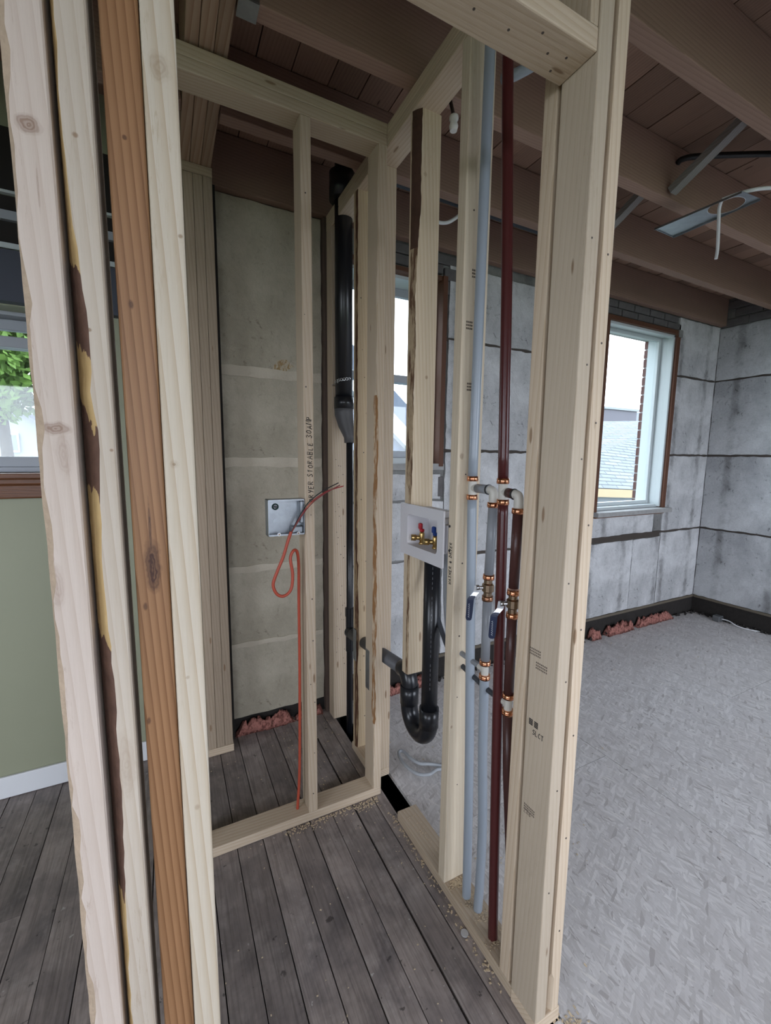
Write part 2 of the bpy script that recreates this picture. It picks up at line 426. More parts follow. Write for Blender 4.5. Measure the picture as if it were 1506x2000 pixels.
def slab(name, pts, axis, d0, d1, mat, parent=None, jit=0.):
    """polygon in the plane across `axis`, extruded d0..d1"""
    o = outline(pts, jit); n = len(o)
    def P(p, d): return {'y': (p[0], d, p[1]), 'x': (d, p[0], p[1]), 'z': (p[0], p[1], d)}[axis]
    v = [P(p, d0) for p in o]+[P(p, d1) for p in o]
    f = [tuple(range(n)), tuple(range(2*n-1, n-1, -1))]+[(i, i+n, (i+1) % n+n, (i+1) % n) for i in range(n)]
    ob = add(name, v, f, mat, parent)
    bm = bmesh.new(); bm.from_mesh(ob.data); bmesh.ops.recalc_face_normals(bm, faces=bm.faces)
    bmesh.ops.triangulate(bm, faces=[q for q in bm.faces if len(q.verts) > 8]); bm.to_mesh(ob.data); bm.free()
    return ob
def rect(x0, x1, z0, z1): return [(x0, z0), (x1, z0), (x1, z1), (x0, z1)]
def lumber(x0, x1, y0, y1, z0, z1, parent, name='stud', mat=None, ax=None):
    d = (x1-x0, y1-y0, z1-z0); ax = ax or 'xyz'[d.index(max(d))]
    return box(name, x0, x1, y0, y1, z0, z1, mat or pale(ax), parent, .0028)
def waney(x0, x1, y0, y1, z0, z1, parent, corner, prof, barkfn, mats, name='stud', n=110, rag=.0012):
    """stud with a bark/torn corner. corner: 'L' = left-front (x0,y0), 'R' = right-front; prof(z)->(a,b) cut along face and side"""
    rd = random.Random(int(1000*(abs(x0)+y0)))
    v, f, mi = [], [], []
    for i in range(n+1):
        z = z0+(z1-z0)*i/n
        a, b = prof(z); a += rd.uniform(-rag, rag)*(1 if a > .001 else 0); b += rd.uniform(-rag, rag)*(1 if b > .001 else 0)
        a = max(a, .001); b = max(b, .001)
        if corner == 'L': ring = [(x0, y0+b), (x0+a*.42, y0+b*.42+.001), (x0+a, y0), (x1-.002, y0), (x1, y0+.002), (x1, y1), (x0, y1)]
        else: ring = [(x0, y0+.002), (x0+.002, y0), (x1-a, y0), (x1-a*.42, y0+b*.42+.001), (x1, y0+b), (x1, y1), (x0, y1)]
        v += [(x, y, z) for x, y in ring]
    bk = (0, 1) if corner == 'L' else (2, 3)
    for i in range(n):
        z = z0+(z1-z0)*(i+.5)/n
        for k in range(7):
            k2 = (k+1) % 7
            f.append((i*7+k, i*7+k2, (i+1)*7+k2, (i+1)*7+k)); mi.append(barkfn(z, rd) if k in bk else 0)
    f.append(tuple(range(6, -1, -1))); mi.append(0); f.append(tuple(n*7+k for k in range(7))); mi.append(0)
    return add(name, v, f, None, parent, mats=mats, midx=mi)
def lerp_prof(tab):
    def p(z):
        if z <= tab[0][0]: return tab[0][1]
        for (a, va), (b, vb) in zip(tab, tab[1:]):
            if a <= z <= b: t = (z-a)/(b-a); return va+(vb-va)*t
        return tab[-1][1]
    return p
# hand lettering: strokes in a unit box, y up
GLY = {
 'A': [[(0, 0), (.28, 1), (.58, 0)], [(.1, .38), (.48, .38)]], 'B': [[(0, 0), (0, 1), (.4, .9), (.4, .6), (0, .5), (.48, .35), (.42, .03), (0, 0)]],
 'D': [[(.05, 0), (.05, 1)], [(-.1, .98), (.4, .85), (.55, .45), (.3, .05), (-.08, 0)]], 'E': [[(.45, 1), (0, .95), (0, 0), (.45, .05)], [(0, .5), (.35, .52)]],
 'H': [[(0, 0), (0, 1)], [(.45, 0), (.45, 1)], [(0, .5), (.45, .5)]], 'L': [[(0, 1), (0, 0), (.4, .03)]], 'M': [[(0, 0), (.05, 1), (.3, .4), (.55, 1), (.6, 0)]],
 'N': [[(0, 0), (0, 1), (.45, 0), (.45, 1)]], 'O': [[(.25, 1), (.02, .7), (.05, .2), (.28, 0), (.5, .3), (.48, .75), (.25, 1)]],
 'P': [[(0, 0), (0, 1), (.4, .92), (.42, .6), (0, .48)]], 'R': [[(0, 0), (0, 1), (.4, .92), (.4, .6), (0, .5), (.48, 0)]],
 'S': [[(.46, .9), (.2, 1), (.02, .78), (.25, .52), (.46, .28), (.22, 0), (0, .12)]], 'T': [[(.25, 0), (.25, 1)], [(0, .98), (.5, 1)]],
 'W': [[(0, 1), (.14, 0), (.3, .7), (.45, 0), (.6, 1)]], 'Y': [[(0, 1), (.25, .5)], [(.5, 1), (.2, 0)]],
 '3': [[(0, .92), (.3, 1), (.4, .75), (.15, .53), (.45, .3), (.25, 0), (0, .1)]], '0': [[(.25, 1), (.02, .7), (.05, .2), (.28, 0), (.5, .3), (.48, .75), (.25, 1)]],
 '&': [[(.5, 0), (.1, .7), (.25, 1), (.38, .75), (.02, .3), (.2, 0), (.5, .4)]], 'C': [[(.45, .88), (.2, 1), (.02, .6), (.1, .1), (.45, .1)]],
 '2': [[(0, .8), (.22, 1), (.42, .78), (0, 0), (.46, 0)]], 'X': [[(0, 0), (.45, 1)], [(0, 1), (.45, 0)]], '6': [[(.4, 1), (.05, .5), (.05, .15), (.25, 0), (.45, .2), (.3, .5), (.05, .4)]], ' ': [],
 'F': [[(.42, 1), (0, 1), (0, 0)], [(0, .52), (.32, .52)]], 'K': [[(0, 0), (0, 1)], [(.42, 1), (0, .45), (.45, 0)]],
}
def lettering(name, text, org, ux, uy, size, r, mat, parent, adv=.78, wob=.05, shear=.12, jitter=0.):
    """strokes laid on a surface: org, reading direction ux, up direction uy (unit vectors)"""
    org, ux, uy = Vector(org), Vector(ux), Vector(uy); rd = random.Random(len(text)*7+1)
    mb = MB(); x = 0
    for ch in text:
        dy = rd.uniform(-jitter, jitter); sc = 1+rd.uniform(-.12, .12)*(jitter > 0)
        for s_ in GLY.get(ch, []):
            pts = [org+ux*size*(x+(px*sc+shear*py)+rd.uniform(-wob, wob)*.5)+uy*size*(py*sc+dy+rd.uniform(-wob, wob)*.5) for px, py in s_]
            mb.tube(pts, r, n=5)
        x += adv if ch != ' ' else adv*.75
    return mb.build(name, mat, parent)

# ================================================================== SETTING
# ---- floor: planks on the left, OSB sheets on the right
floor = struct('floor', (0, 0, 0))
random.seed(3)
xe = .17; edges = [xe+.0953*k for k in range(-33, 7)]
for i in range(len(edges)):
    x0 = edges[i]; x1 = edges[i+1] if i+1 < len(edges) else .80
    y = YB
    ends = []
    while y < 2.298:
        L = random.uniform(1.7, 3.2)
        e = min(2.298, y+L)
        if 2.298-e < .5: e = 2.298
        ends.append((y, e)); y = e
    for (a, b) in ends:
        g0 = random.uniform(.0008, .0026); g1 = random.uniform(.0008, .0026); dz = random.uniform(-.0025, 0)
        if 0.60 < x0 < .66: g0 = .0065
        if i == len(edges)-1 and b > 1.2: pass
        v, f = boxvf(x0+g0, x1-g1, a+.0012, b-.0012, -.022, dz)
        add('floor_plank', v, f, PLANK, floor)
def osb(x0, x1, y0, y1): box('osb_panel', x0+.0015, x1-.0015, y0+.0015, y1-.0015, -.018, .0, OSB, floor)
for (x0, x1, ys) in [(.877, 1.925, (YB, -1.16, 1.276, 2.298)), (1.925, 3.145, (YB, -.1, 2.298)), (3.145, 4.365, (YB, -1.16, 1.276, 2.298)), (4.365, 4.628, (YB, 2.298))]:
    for a, b in zip(ys, ys[1:]): osb(x0, x1, a, b)
box('osb_panel', .802, .8755, YB, .647, -.018, .0, OSB, floor)
sub = MB().box(XL-.2, XR+.3, YB-.2, YF+.3, -.36, -.30)
st(sub.build('floor_void_bottom', DARKV), 'dark void under the floor boards')
lj = MB()
for yy in [-2.2+.45*k for k in range(11)]:
    lj.box(XL, .795, yy, yy+.045, -.30, -.024); lj.box(.879, XR, yy, yy+.045, -.30, -.024)
st(lj.build('floor_joists_below', DARKV), 'dark joists under the floor')

# ---- ceiling deck
ceil = struct('ceiling', (0, 0, ZD))
x = XL; random.seed(5)
while x < XR:
    w = random.uniform(.12, .15)
    box('deck_board', x+.002, min(x+w, XR+.1)-.002, YB, YF+.1, ZD+random.uniform(0, .004), ZD+.025, DECK, ceil); x += w
st(box('ceiling_cover', XL-.3, XR+.3, YB-.3, YF+.4, ZD+.03, ZD+.1, DARKV), 'floor above the ceiling deck')

# ---- far (window) wall
wf = MB()
def wall_with_holes(mb, u0, u1, z0, z1, holes, fn):
    us = sorted({u0, u1, *[h[0] for h in holes], *[h[1] for h in holes]}); zs = sorted({z0, z1, *[h[2] for h in holes], *[h[3] for h in holes]})
    for a, b in zip(us, us[1:]):
        for c, d in zip(zs, zs[1:]):
            if any(h[0] <= a and b <= h[1] and h[2] <= c and d <= h[3] for h in holes): continue
            fn(mb, a, b, c, d)
wall_with_holes(wf, .1, XR+.3, -.3, ZD+.03, [W1, W2], lambda mb, a, b, c, d: mb.box(a, b, 2.316, 2.52, c, d))
wall_far = st(wf.build('wall_far', CONCRETE, origin=(2.5, 2.4, 0)), 'sooty masonry of the outer wall behind the stripped plaster')
def pl(pts, jit=.004, y0=2.300, y1=2.315, mat=PLASTER): return slab('plaster_panel', pts, 'y', y0, y1, mat, wall_far, jit)
random.seed(11)
ZB = [(.175, .840), (.858, 1.536), (1.555, 2.225), (2.243, 2.715)]
JOINTSHADE = wood('joint_shade_x', (.075, .062, .052), (.03, .024, .02), 'x', .5, (), False, .9)  # dark strips added to paint the shade inside the open plaster joints
for z_ in (.838, 1.534, 2.223):
    for (xa, xb) in ((1.565, 3.035), (3.993, 4.625)): box('joint_shade', xa, xb, 2.308, 2.3155, z_, z_+.022, JOINTSHADE, wall_far)
box('joint_shade', 3.04, 3.988, 2.306, 2.3155, .808, .860, JOINTSHADE, wall_far)
for (a, b) in ZB:
    pl(rect(1.597, 3.030, a, min(b, 2.664)))             # between the windows
    pl(rect(3.998, 4.627, a, b))                         # right of the right window
pl(rect(.92, 1.587, .175, .840)); pl(rect(.92, 1.587, .858, 1.222)); pl(rect(.92, 1.564, 1.238, 1.394))
pl(rect(3.04, 3.60, .175, .806)); pl(rect(3.604, 3.988, .175, .806)); pl(rect(3.04, 3.865, .862, 1.026))
box('gap_shade_board', .770, .86, 2.255, 2.299, .0, 2.715, wood('gap_shade_z', (.10, .07, .055), (.05, .033, .026), 'z', .5, (), False, .8), wall_far, .003)  # dark board added to paint the shade of the gap beside the closet plaster
# grey blocks showing beside and above the windows
random.seed(2)
for k, (bx, bz, bw, bh) in enumerate([(1.555, 2.572, .27, .07), (1.56, 2.49, .032, .075), (1.37, 2.60, .175, .055), (1.09, 2.60, .27, .055), (1.545, 1.25, .04, .13), (1.535, 1.425, .045, .09), (1.2, 2.66, .25, .055), (1.46, 2.66, .25, .055)]):
    v, f = boxvf(bx, bx+bw, 2.297, 2.33, bz, bz+bh, .006); add('brick', v, f, BRICK, wall_far)
for r_ in range(2):
    for k in range(5):
        v, f = boxvf(3.03+k*.2-.05*r_, 3.03+k*.2+.19-.05*r_, 2.300, 2.33, 2.612+r_*.056, 2.662+r_*.056, .005); add('brick', v, f, BRICK, wall_far)
# brick outer leaf with return beside the windows
bo = MB()
WO = [(W1[0]-.02, 4.028, W1[2]-.03, W1[3]), (W2[0], W2[1], W2[2], W2[3]), W3]
wall_with_holes(bo, XL-.3, XR+.3, -3.4, ZD+1.0, WO, lambda mb, a, b, c, d: mb.box(a, b, 2.525, 2.61, c, d))
brickleaf = st(bo.build('wall_outer_brick', MORTAR, origin=(1, 2.57, 0)), 'outer brick leaf of the window wall')
for r_ in range(19):
    z = W1[2]-.03+r_*.0815
    for (bx0, bx1) in [(4.022, 4.05)]:
        box('brick', bx0, bx1+.2, 2.522+.001*(r_ % 2), 2.615, z+.005, z+.076, REDBRICK, brickleaf)
# ---- left room wall: painted board in front of the outer wall
wl = MB(); wall_with_holes(wl, XL-.2, .112, 0, ZD+.03, [(W3[0], W3[1], W3[2], 2.08)], lambda mb, a, b, c, d: mb.box(a, b, 2.27, 2.52, c, d))
wall_left = st(wl.build('wall_left_room', GREEN, origin=(-1, 2.3, 0)), 'sage green painted wall of the room on the left')
st(box('baseboard_left', XL, .11, 2.256, 2.269, .002, .10, WHITEP, None, .003), 'white painted baseboard under the green wall')
hd = struct('trim_1', (-1, 2.25, 2.3), 'dark stripped head of the wall above the left window')
for (a, b, m, y) in [(2.085, 2.275, plain('slate_blind', (.05, .056, .075), .6), 2.225), (2.285, 2.305, VINYL, 2.24), (2.31, 2.39, DARKV, 2.262), (2.392, 2.425, GREYVINYL, 2.245), (2.43, 2.485, DARKV, 2.262), (2.49, 2.50, VINYL, 2.25), (2.505, 2.73, DARKV, 2.262)]:
    box('head_strip', XL+.02, -.05, y, 2.2695, a, b, m, hd)

# ---- right wall, rear wall, side wall
wr = MB(); wr.box(XR+.015, XR+.25, YB-.2, 2.6, -.3, ZD+.03)
wall_right = st(wr.build('wall_right', CONCRETE, origin=(XR+.1, 0, 0)), 'masonry of the right-hand wall')
random.seed(13)
for (a, b) in ZB:
    ys = [2.299, .8, -.85, YB]
    for y1, y0 in zip(ys, ys[1:]): slab('plaster_panel', rect(y0+.003, y1-.003, a, min(b, 2.70)), 'x', XR, XR+.0145, PLASTER_R, wall_right, .004)
for z_ in (.838, 1.534, 2.223): box('joint_shade', XR+.007, XR+.0155, YB, 2.30, z_, z_+.022, JOINTSHADE, wall_right)
for r_ in range(3):
    y = 2.295 - .1*(r_ % 2)
    while y > 1.2:
        box('brick', XR+.002, XR+.05, y-.205, y, 2.712+r_*.076, 2.778+r_*.076, BRICK, wall_right, .004); y -= .215
rw = MB(); wall_with_holes(rw, XL-.2, XR+.2, -.3, ZD+.03, REAR, lambda mb, a, b, c, d: mb.box(a, b, YB-.2, YB, c, d))
st(rw.build('wall_rear', PLASTER, origin=(1, YB, 0)), 'plastered wall behind the viewer')
sw = MB(); wall_with_holes(sw, YB-.2, 2.6, -.3, ZD+.03, [SIDE], lambda mb, a, b, c, d: mb.box(XL-.2, XL, a, b, c, d))
st(sw.build('wall_side', GREEN, origin=(XL, 0, 0)), 'green wall at the far left of the left room')

# ---- windows
def window(name, w, ys, label, jamb, sash, casing=None, meet=None, yglass=2.66, fw=.03, sw_=.045):
    x0, x1, z0, z1 = w; y0, y1 = ys
    o = struct(name, ((x0+x1)/2, y0, z0), label)
    mb = MB().box(x0, x0+fw, y0, y1, z0, z1).box(x1-fw, x1, y0, y1, z0, z1).box(x0+fw, x1-fw, y0, y1, z0, z0+fw).box(x0+fw, x1-fw, y0, y1, z1-fw, z1)
    mb.build('window_frame', jamb, o)
    def sashf(a, b, yy):
        s = MB(); X0, X1 = x0+fw, x1-fw
        s.box(X0, X0+sw_, yy-.018, yy+.018, a, b, bev=.003).box(X1-sw_, X1, yy-.018, yy+.018, a, b, bev=.003)
        s.box(X0+sw_-.002, X1-sw_+.002, yy-.017, yy+.017, a, a+sw_, bev=.003).box(X0+sw_-.002, X1-sw_+.002, yy-.017, yy+.017, b-sw_, b, bev=.003)
        f = s.build('sash', sash, o); box('pane', X0+sw_-.004, X1-sw_+.004, yy-.002, yy+.002, a+sw_-.004, b-sw_+.004, GLASS, f)
    if meet: sashf(z0+fw, meet+sw_*.5, yglass); sashf(meet-sw_*.5, z1-fw, yglass+.037)
    else: sashf(z0+fw, z1-fw, yglass)
    return o
w1 = window('window_1', W1, (2.332, 2.522), 'bright single-pane window with white frame and stripped brown casing', VINYL, VINYL, fw=.026, sw_=.032, yglass=2.42)
box('casing', 3.948, 3.992, 2.28, 2.34, 1.07, 2.570, BROWNTRIMZ, w1, .003); box('casing', 3.028, 3.072, 2.28, 2.34, 1.07, 2.570, BROWNTRIMZ, w1, .003)
box('head_casing', 3.028, 3.955, 2.28, 2.34, 2.564, 2.600, BROWNTRIMZ, w1, .003)
box('head_block', 3.956, 4.01, 2.272, 2.30, 2.545, 2.605, CONCRETE, w1, .006)
box('stop_bead', 3.928, 3.948, 2.30, 2.345, 1.085, 2.57, VINYL, w1, .003); box('stop_bead', 3.072, 3.948, 2.30, 2.345, 2.544, 2.564, VINYL, w1, .003)
box('sill', 3.02, 4.01, 2.225, 2.40, 1.040, 1.077, plain('peeling_white_sill', (.40, .40, .39), .7, nz=.7, nscale=22, bstr=.4), w1, .004)
box('sill_apron', 3.04, 3.955, 2.265, 2.302, 1.027, 1.041, BROWNTRIM, w1)
w2_ = window('window_2', W2, (2.332, 2.522), 'double-hung window half hidden behind the pipe wall studs', VINYL, GREYVINYL, meet=1.988, fw=.032, sw_=.046, yglass=2.45)
box('casing', 1.522, 1.555, 2.258, 2.34, 1.445, 2.577, BROWNTRIMZ, w2_, .003); box('casing', .874, .907, 2.258, 2.34, 1.445, 2.577, BROWNTRIMZ, w2_, .003)
box('head_casing', .907, 1.522, 2.272, 2.34, 2.553, 2.579, BROWNTRIMZ, w2_, .003)
box('sill', .874, 1.565, 2.262, 2.36, 1.422, 1.463, plain('peeling_white_sill', (.40, .40, .39)), w2_, .004)
w3_ = window('window_3', (W3[0], W3[1], W3[2], 2.085), (2.36, 2.52), 'grey framed window over dark wooden sill in green wall', GREYVINYL, GREYVINYL, meet=1.965, yglass=2.41, fw=.02, sw_=.045)
sl = MB().box(W3[0]-.08, W3[1]+.08, 2.19, 2.37, 1.398, 1.42, bev=.004).box(W3[0]-.06, W3[1]+.06, 2.22, 2.27, 1.372, 1.399, bev=.006).box(W3[0]-.06, W3[1]+.06, 2.235, 2.27, 1.315, 1.373, bev=.006)
sl.build('sill', BROWNTRIM, w3_)

# ================================================================== FRAMING
# ---- doorway: left studs, header, right studs
YD0, YD1 = .650, .739
ZT = 2.642
door = thing('doorway_frame', (.3, .69, 0), 'pale lumber doorway framing in the foreground with flat header', 'door frame')
# left outermost stud, shaggy left edge
def zk(z): return z-(.038+ZT)/2
m_s1 = wood('spruce_s1', (.53, .45, .385), (.37, .28, .215), 'z', .5, [(-.0005, zk(1.862), .012, .0105, .85), (.003, zk(1.80), .0012, .026, .5), (.0, zk(1.53), .016, .008, .8), (.006, zk(1.50), .009, .03, .3), (-.016, zk(1.37), .004, .005, .9), (-.012, zk(1.335), .008, .03, .35)], False, .7, (.20, .12, .08), fuzz=.7)
def s1prof(z): return (.0035+.002*abs(math.sin(z*5.3))+.0015*abs(math.sin(z*23+1)), .006)
waney(-.1385, -.0985, YD0, YD1, .038, ZT, door, 'L', s1prof, lambda z, rd: 1, [m_s1, plain('fuzzy_sawn_edge', (.47, .36, .255), .95, nz=.5, nscale=120, bstr=1.)], rag=.003)
# second stud: bark on its left corner
tab = lerp_prof([(0, .007), (.70, .008), (.86, .011), (.95, .014), (1.1, .016), (1.24, .016), (1.27, .014), (1.36, .013), (1.45, .017), (1.53, .020), (1.56, .014), (1.64, .019), (1.70, .014), (1.8, .008), (1.9, .007), (2.1, .010), (2.6, .01)])
def s2bark(z, rd):
    return 1 if (.865 < z < 1.25 or 1.455 < z < 1.555 or 1.63 < z < 1.735) else 2
m_s2 = wood('spruce_s2', (.54, .47, .385), (.37, .28, .19), 'z', .55, [(.0, zk(1.865), .003, .003, .9), (.0, zk(1.65), .0025, .0025, .9), (.014, zk(1.505), .0022, .0022, .9), (.006, zk(1.07), .012, .05, .25)], False, .65)
def wane_mat():
    t = NT('bark_patches'); co = t.objco(); sep = t.n('ShaderNodeSeparateXYZ'); t.l(co, sep.inputs[0])
    nz_ = t.math('MULTIPLY', t.math('SUBTRACT', t.noise(t.scaled(co, (70, 70, 22)), 1, 3), .5), .075)
    z = t.math('ADD', t.math('ADD', sep.outputs[2], nz_), t.math('MULTIPLY', sep.outputs[0], 1.6))
    m = None
    for a, b in ((.845, 1.235), (1.435, 1.535), (1.61, 1.705)):
        k_ = t.math('MULTIPLY', t.math('GREATER_THAN', z, zk(a)), t.math('LESS_THAN', z, zk(b)))
        m = k_ if m is None else t.math('MAXIMUM', m, k_)
    f1 = t.noise(co, 60, 4)
    c = t.mix(m, t.mix(t.noise(co, 18, 3), (.56, .40, .19), (.38, .25, .10)), t.mix(f1, (.16, .085, .055), (.055, .028, .02)))
    return t.finish(c, .8, bump=f1, bstr=.6)
st2 = waney(-.0955, -.0575, YD0, YD1, .038, ZT, door, 'L', lambda z: (tab(z)*1.05, .032), lambda z, rd: 1, [m_s2, wane_mat()], rag=.0012)
# third stud: orange heartwood, set back a little
m_s3 = wood('heartwood_orange', (.33, .175, .082), (.17, .074, .028), 'z', 1.15, [(.000, zk(1.345), .0058, .026, 1.), (.001, zk(1.345), .010, .040, 1.), (.0, zk(1.39), .002, .05, .9), (-.002, zk(1.885), .0025, .003, .9), (-.006, zk(1.69), .003, .006, .9), (-.011, zk(1.29), .003, .006, .8), (-.016, zk(1.12), .003, .006, .8)], False, .5, (.05, .018, .010), grain=60)
lumber(-.0465, -.0045, YD0+.012, YD1, .038, ZT, door, mat=m_s3)
# fourth stud: jamb
m_s4 = wood('spruce_s4', (.56, .495, .395), (.38, .28, .17), 'z', .8, [(-.001, zk(1.968), .013, .016, .45), (.014, zk(1.78), .0035, .003, .9), (-.007, zk(1.487), .0028, .0026, .95), (-.007, zk(1.487), .006, .006, .35), (.0, zk(.97), .004, .005, .45), (-.004, zk(1.18), .003, .003, .5)], False, .6, (.24, .16, .09), grain=40)
lumber(-.0035, .0345, YD0, YD1, .038, ZT, door, mat=m_s4)
lumber(-.16, .0345, YD0, YD1, 0, .038, door, 'bottom_plate')
# right side
m_j = wood('spruce_post', (.56, .47, .36), (.40, .30, .195), 'z', .35, (), True, .6)
lumber(.783, .8205, YD0, YD1, .038, ZT, door, mat=m_j)
king = waney(.8335, .8695, YD0+.002, YD1, .020, ZT, door, 'L', lambda z: (.001 if z > .14 else .012, .02), lambda z, rd: 0, [pale('z', tag='_k')], rag=0)
lumber(.760, .7825, YD0+.004, YD1, 2.327, ZT, door, 'cripple_stud')
lumber(.0352, .7825, YD0+.003, YD1+.005, 2.284, 2.326, door, 'header', ax='x')
lumber(.783, .873, YD0, YD1, 0, .038, door, 'bottom_plate', ax='x')
lumber(-.16, .87, YD0, YD1, ZT, ZT+.038, door, 'top_plate'); lumber(-.16, .87, YD0, YD1, ZT+.0385, ZT+.0765, door, 'top_plate')
for (yy, zz, s_) in [(.692, .825, .011), ]:
    lettering('grade_stamp', 'SLCT', (.7824, yy+.022, zz-.008), (0, -1, 0), (0, 0, 1), .0125, .0008, INK, door, .72, 0, 0)
sm = MB()
for (y0, z0, wd, ht) in [(.722, .838, .012, .016), (.705, .838, .012, .016)]:
    for k in range(4): sm.box(.7822, .7832, y0-wd*.5, y0+wd*.5, z0+k*.0042, z0+k*.0042+.0026)
sm.build('grade_stamp', INK, door)
sm = MB()
for (y0, z0) in [(.722, 1.02), (.70, .99), (.712, .60)]:
    for k in range(3):
        for q in range(7): sm.box(.7822, .7832, y0-.018+q*.0052, y0-.018+q*.0052+.003, z0+k*.0068, z0+k*.0068+.0036)
sm.build('faded_stamp', STAMP, door)
lettering('faded_stamp', '2X6', (.7824, .728, .592), (0, -1, 0), (0, 0, 1), .012, .0006, STAMP, door, .7, 0, 0)
# nail heads on the header and posts
nl = MB()
for (a, c) in [(.60, .70), (.66, .675), (.70, .70), (.735, .725), (.74, .69), (.52, .7), (.45, .68)]: nl.tube([(a, c, 2.2832), (a, c, 2.2845)], .0026, n=8)
for z in (.28, .55, .83, 1.1, 1.35, 1.58, 1.75, 1.93): nl.tube([(.853, YD0+.0012, z), (.853, YD0+.003, z)], .0024, n=8)
for z in (.42, .70, .98, 1.22, 1.5, 1.7, 1.95): nl.tube([(.806+.008*math.sin(z*9), YD0-.0008, z), (.806+.008*math.sin(z*9), YD0+.001, z)], .0022, n=8)
nl.build('nail_heads', plain('nail_steel', (.12, .10, .09), .5, .6), door)

# ---- pipe wall
XP0, XP1 = .785, .874
pw = thing('stud_wall', (.83, 1.4, 0), 'open stud wall of pale lumber carrying the water pipes and drain', 'stud wall')
lumber(XP0, XP1, .7405, 1.405, 0, .038, pw, 'bottom_plate', ax='y')
lumber(XP0, XP1, 1.6485, 1.90, 0, .038, pw, 'bottom_plate', ax='y')
lumber(XP0, XP1, .7395, 2.25, ZT, ZT+.038, pw, 'top_plate', ax='y'); lumber(XP0, XP1, .7395, 2.25, ZT+.0385, ZT+.0765, pw, 'top_plate', ax='y')
lumber(XP0+.0005, XP1, .7505, .789, .038, ZT, pw)                                      # behind the doorway post
m_b = wood('spruce_b', (.62, .535, .41), (.47, .34, .20), 'z', .35, [(-.03, zk(1.505), .008, .01, .6), (-.035, zk(.62), .004, .006, .7), (.02, zk(1.3), .02, .006, .3)], True, .6)
stb = lumber(XP0, XP1, 1.065, 1.103, .038, ZT, pw, mat=m_b)
# bark-edged stud cut short above the hole
ftab = lerp_prof([(.66, .004), (1.3, .004), (1.5, .008), (1.75, .006), (1.9, .012), (2.05, .006), (2.2, .012), (2.35, .022), (2.5, .020), (2.63, .022)])
waney(XP0, XP1+.008, 1.346, 1.384, .668, ZT, pw, 'L', lambda z: (ftab(z), .03 if z > 1.4 else .012), lambda z, rd: (1 if z > 2.22 else 2), [wood('spruce_f', (.60, .50, .36), (.40, .27, .15), 'z', .6, [(.01, zk(1.77)-.3, .006, .008, .8), (-.012, zk(1.83)+.3, .007, .009, .5)], True, .6), BARK, wane_noise('wane_brown', (.14, .075, .042), (.50, .38, .24), 10, .47)])
std = waney(XP0, XP1, 1.842, 1.880, .038, ZT, pw, 'L', lambda z: (.006+.006*abs(math.sin(z*7)) if z < 1.0 else .003, .02), lambda z, rd: 1, [wood('spruce_d', (.60, .48, .32), (.42, .27, .14), 'z', .5, (), True, .6), wane_noise('wane_dark', (.13, .06, .035), (.5, .36, .2), 8, .55)])
lumber(XP0+.002, XP1, 1.6495, 1.6875, .038, ZT, pw)
lumber(XP0, XP1+.004, 2.172, 2.21, 0, ZT, pw); lumber(XP0, XP1+.004, 2.2105, 2.248, 0, ZT, pw)
lettering('handwriting', 'WASHER & DRYER', (XP0-.0006, 1.0805, 1.10), (0, 0, 1), (0, 1, 0), .0125, .0009, INK, stb, .82, .08, .1, .1)
sm = MB()
for (x0, z0) in [(.80, 1.875), (.81, 1.70), (.815, 2.02)]:
    for k in range(3):
        for q in range(4): sm.box(x0+q*.006, x0+q*.006+.0042, 1.0640, 1.0652, z0+k*.009, z0+k*.009+.005)
sm.build('faded_stamp', STAMP, stb)
box('nail_plate', XP0-.0025, XP0-.0005, 1.8435, 1.8785, .50, .66, GALV, std)

# ---- dryer wall
dw = thing('stud_wall', (.4, 1.6, 0), 'short stud wall across the closet with dryer note on its stud', 'stud wall')
lumber(-.02, XP0-.0005, 1.558, 1.647, 0, .038, dw, 'bottom_plate', ax='x')
lumber(-.02, XP0-.0005, 1.558, 1.647, ZT, ZT+.038, dw, 'top_plate', ax='x'); lumber(-.02, XP0-.0005, 1.558, 1.647, ZT+.0385, ZT+.0765, dw, 'top_plate', ax='x')
sd = lumber(.453, .491, 1.558, 1.647, .038, ZT, dw)
waney(.7465, .7845, 1.558, 1.647, .038, ZT, dw, 'L', lambda z: (.002 if z > 1.75 or z < .35 else .004+.005*abs(math.sin(z*5)), .006 if z > 1.75 or z < .35 else .022), lambda z, rd: 1 if .35 < z < 1.75 else 0, [pale('z', tag='_c'), wane_noise('torn_orange_wood', (.30, .15, .06), (.58, .46, .32), 12, .55)], rag=.003)
lumber(-.018, .02, 1.558, 1.647, .038, ZT, dw)
box('nail_plate', .7440, .7460, 1.606, 1.643, .48, .66, GALV, dw)
lettering('handwriting', 'DRYER STORABLE 30AMP', (.487, 1.5572, 1.330), (-.02, 0, 1), (-1, 0, -.02), .019, .0014, INK, sd, .86, .07, .12, .12)

# ---- far post and beam in the closet corner
post = thing('support_post', (.175, 2.19, 0), 'weathered three-ply stud post in the closet corner under the beam', 'post')
BUFF = wood('buff_stud_z', (.40, .32, .235), (.24, .165, .10), 'z', .55, (), True, .7)
for x0 in (.116, .155, .194): lumber(x0, x0+.0382, 2.147, 2.236, .038, 2.690, post, mat=BUFF)
lumber(.114, .236, 2.144, 2.238, 0, .038, post, 'bottom_plate', ax='x'); lumber(.114, .233, 2.144, 2.238, 2.6905, 2.7275, post, 'top_plate', mat=wood('buff_stud_x', (.40, .32, .235), (.24, .165, .10), 'x', .5), ax='x')
beam = thing('ceiling_beam', (.17, 0, 2.73), 'three-ply timber beam above the closet resting on the post', 'beam')
for (a, b) in [(.106, .1445), (.146, .188), (.189, .229)]: lumber(a, b, YB+.01, 2.26, 2.7285, ZD-.002, beam, 'beam_ply', mat=JOISTY, ax='y')

